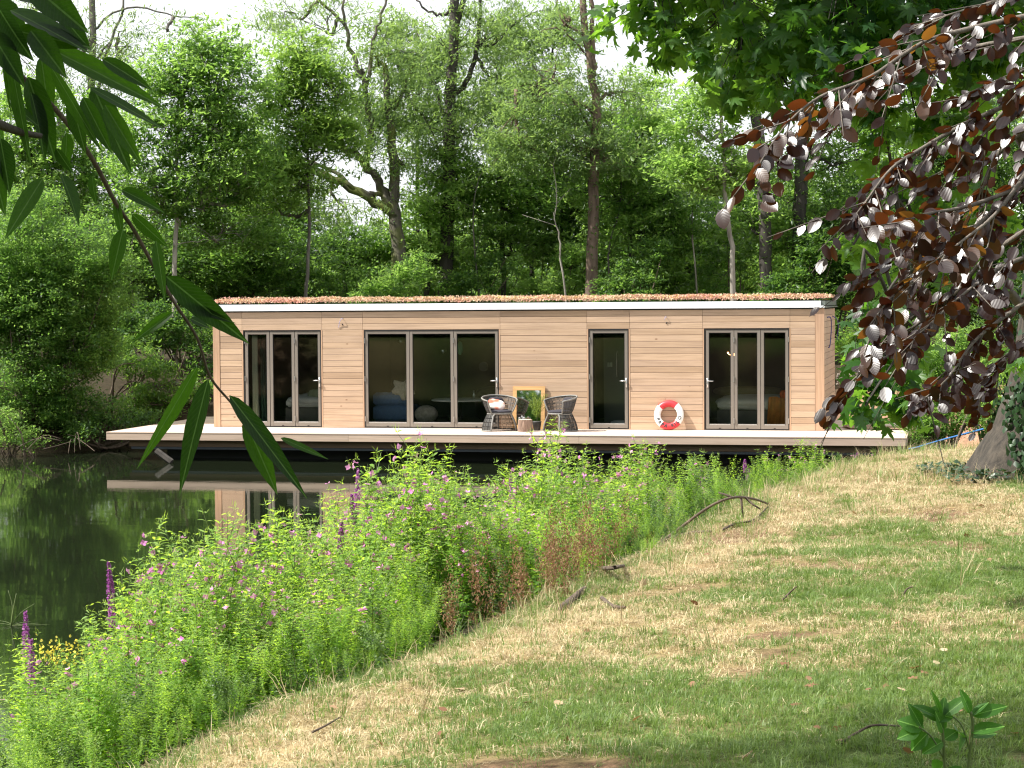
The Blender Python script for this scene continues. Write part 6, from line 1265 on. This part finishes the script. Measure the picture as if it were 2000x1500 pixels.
for i, (x0, y0, x1, y1, wd, lit) in enumerate(WL):
    dd = rnd.uniform(-.05, .05); p0 = P(x0, y0, WD+dd+.02*max(0, (y0-100)/60)*.5); L0 = math.hypot(x1-x0, y1-y0)*WD/F; p1 = P(x1, y1, WD+dd+.02*max(0, (y0-100)/60)*.5+rnd.uniform(-.25, .25)*L0)
    nr = VIEW*(1 if lit else .75)+RG.normal(size=3)*(.25 if lit else .42)+(np.array([0, 0, .25])); x_, y_, z_ = frame_(p0, p1-p0, nr); Lr = np.linalg.norm(p1-p0); Wr = wd*WD/F*.82
    o = bpy.data.objects.new('leaf', WM[i % 4]); COL.objects.link(o); o.parent = wil; q = p0-rb
    o.matrix_local = Matrix(((x_[0]*Wr, y_[0]*Lr, z_[0]*Wr, q[0]), (x_[1]*Wr, y_[1]*Lr, z_[1]*Wr, q[1]), (x_[2]*Wr, y_[2]*Lr, z_[2]*Wr, q[2]), (0, 0, 0, 1)))
# ------------------------------------------------------------------ seedling bottom right
sx_, sy_ = P(1868, 1560, 5.6)[:2]; sd = empty('seedling', (sx_, sy_, gz(sx_, sy_)), 0, 'small bright green broad leaved seedling at the bottom right corner', 'plant'); rb = np.array([sx_, sy_, gz(sx_, sy_)])
SL = mk(blade_leaf('s', 1.0, lambda s: (sh(s**.8)**.8 if 0 < s < 1 else .01)*.5, 8, .2, .12, .03), 'leaf', M['seedling'])
mb = MB()
for pl in ([(1850, 1600), (1845, 1500), (1842, 1440), (1838, 1400)], [(1880, 1600), (1893, 1480), (1900, 1420), (1896, 1390)]): mb.tube([q-rb for q in spline([P(x, y, 5.6) for x, y in pl], 4)], .004, 6)
for pl in ([(1842, 1480), (1820, 1440), (1795, 1420)], [(1895, 1470), (1880, 1420), (1862, 1400)]): mb.tube([q-rb for q in spline([P(x, y, 5.6) for x, y in pl], 4)], .0025, 5)
mb.build('stem', M['stem'], sd, True)
for i, (x0, y0, x1, y1, wd) in enumerate([(1805, 1424, 1752, 1405, 34), (1800, 1420, 1775, 1372, 26), (1838, 1400, 1820, 1345, 22), (1836, 1402, 1782, 1375, 24), (1845, 1398, 1892, 1358, 26), (1862, 1402, 1800, 1390, 34), (1896, 1395, 1876, 1345, 22), (1898, 1398, 1968, 1378, 24), (1898, 1398, 1930, 1370, 20), (1796, 1425, 1752, 1442, 28), (1812, 1432, 1778, 1466, 30), (1843, 1430, 1830, 1390, 30), (1895, 1430, 1962, 1416, 30), (1890, 1440, 1868, 1468, 44), (1895, 1440, 1948, 1430, 24), (1844, 1445, 1870, 1425, 30), (1842, 1448, 1800, 1470, 34), (1845, 1490, 1826, 1520, 40), (1850, 1500, 1872, 1530, 40), (1866, 1425, 1885, 1440, 34), (1840, 1400, 1845, 1360, 18)]):
    p0, p1 = P(x0, y0, 5.6), P(x1, y1, 5.6+rnd.uniform(-.05, .05)); x_, y_, z_ = frame_(p0, p1-p0, VIEW*.6+np.array([0, 0, .8])+RG.normal(size=3)*.25); Lr = np.linalg.norm(p1-p0); Wr = wd*5.6/F*1.15; q = p0-rb
    o = bpy.data.objects.new('leaf', SL); COL.objects.link(o); o.parent = sd; o.matrix_local = Matrix(((x_[0]*Wr, y_[0]*Lr, z_[0]*Wr, q[0]), (x_[1]*Wr, y_[1]*Lr, z_[1]*Wr, q[1]), (x_[2]*Wr, y_[2]*Lr, z_[2]*Wr, q[2]), (0, 0, 0, 1)))
# ------------------------------------------------------------------ fallen leaves on the lawn
DL = [mk(MAPLE[1], 'fallen_leaf', M['dead_leaf'], .42), mk(BEECH[2], 'fallen_leaf', M['dead_leaf'], .62), mk(BEECH[0], 'fallen_leaf', M['dead_leaf'], .5)]
for i in range(70):
    px, py = rnd.uniform(620, 1990), rnd.uniform(985, 1495); q = 12.
    for _ in range(40):
        p = P(px, py, q); e = p[2]-gz(p[0], p[1])
        if abs(e) < .004: break
        q = max(6, min(28, q+np.clip(e*6, -1.5, 1.5)))
    u_, w_ = uw(p[0], p[1])
    if sdist(u_, w_) < .25: continue
    o = bpy.data.objects.new('fallen_leaf', DL[i % 3]); COL.objects.link(o); o.location = (p[0], p[1], gz(p[0], p[1])+.022); o.rotation_euler = (rnd.gauss(.3, .45), rnd.gauss(0, .4), rnd.uniform(0, 6.28)); s_ = rnd.uniform(.8, 1.2); o.scale = (s_,)*3
    tag(o, 'curled brown fallen leaf lying in the lawn grass', 'leaf', 'fallen leaves on the lawn')
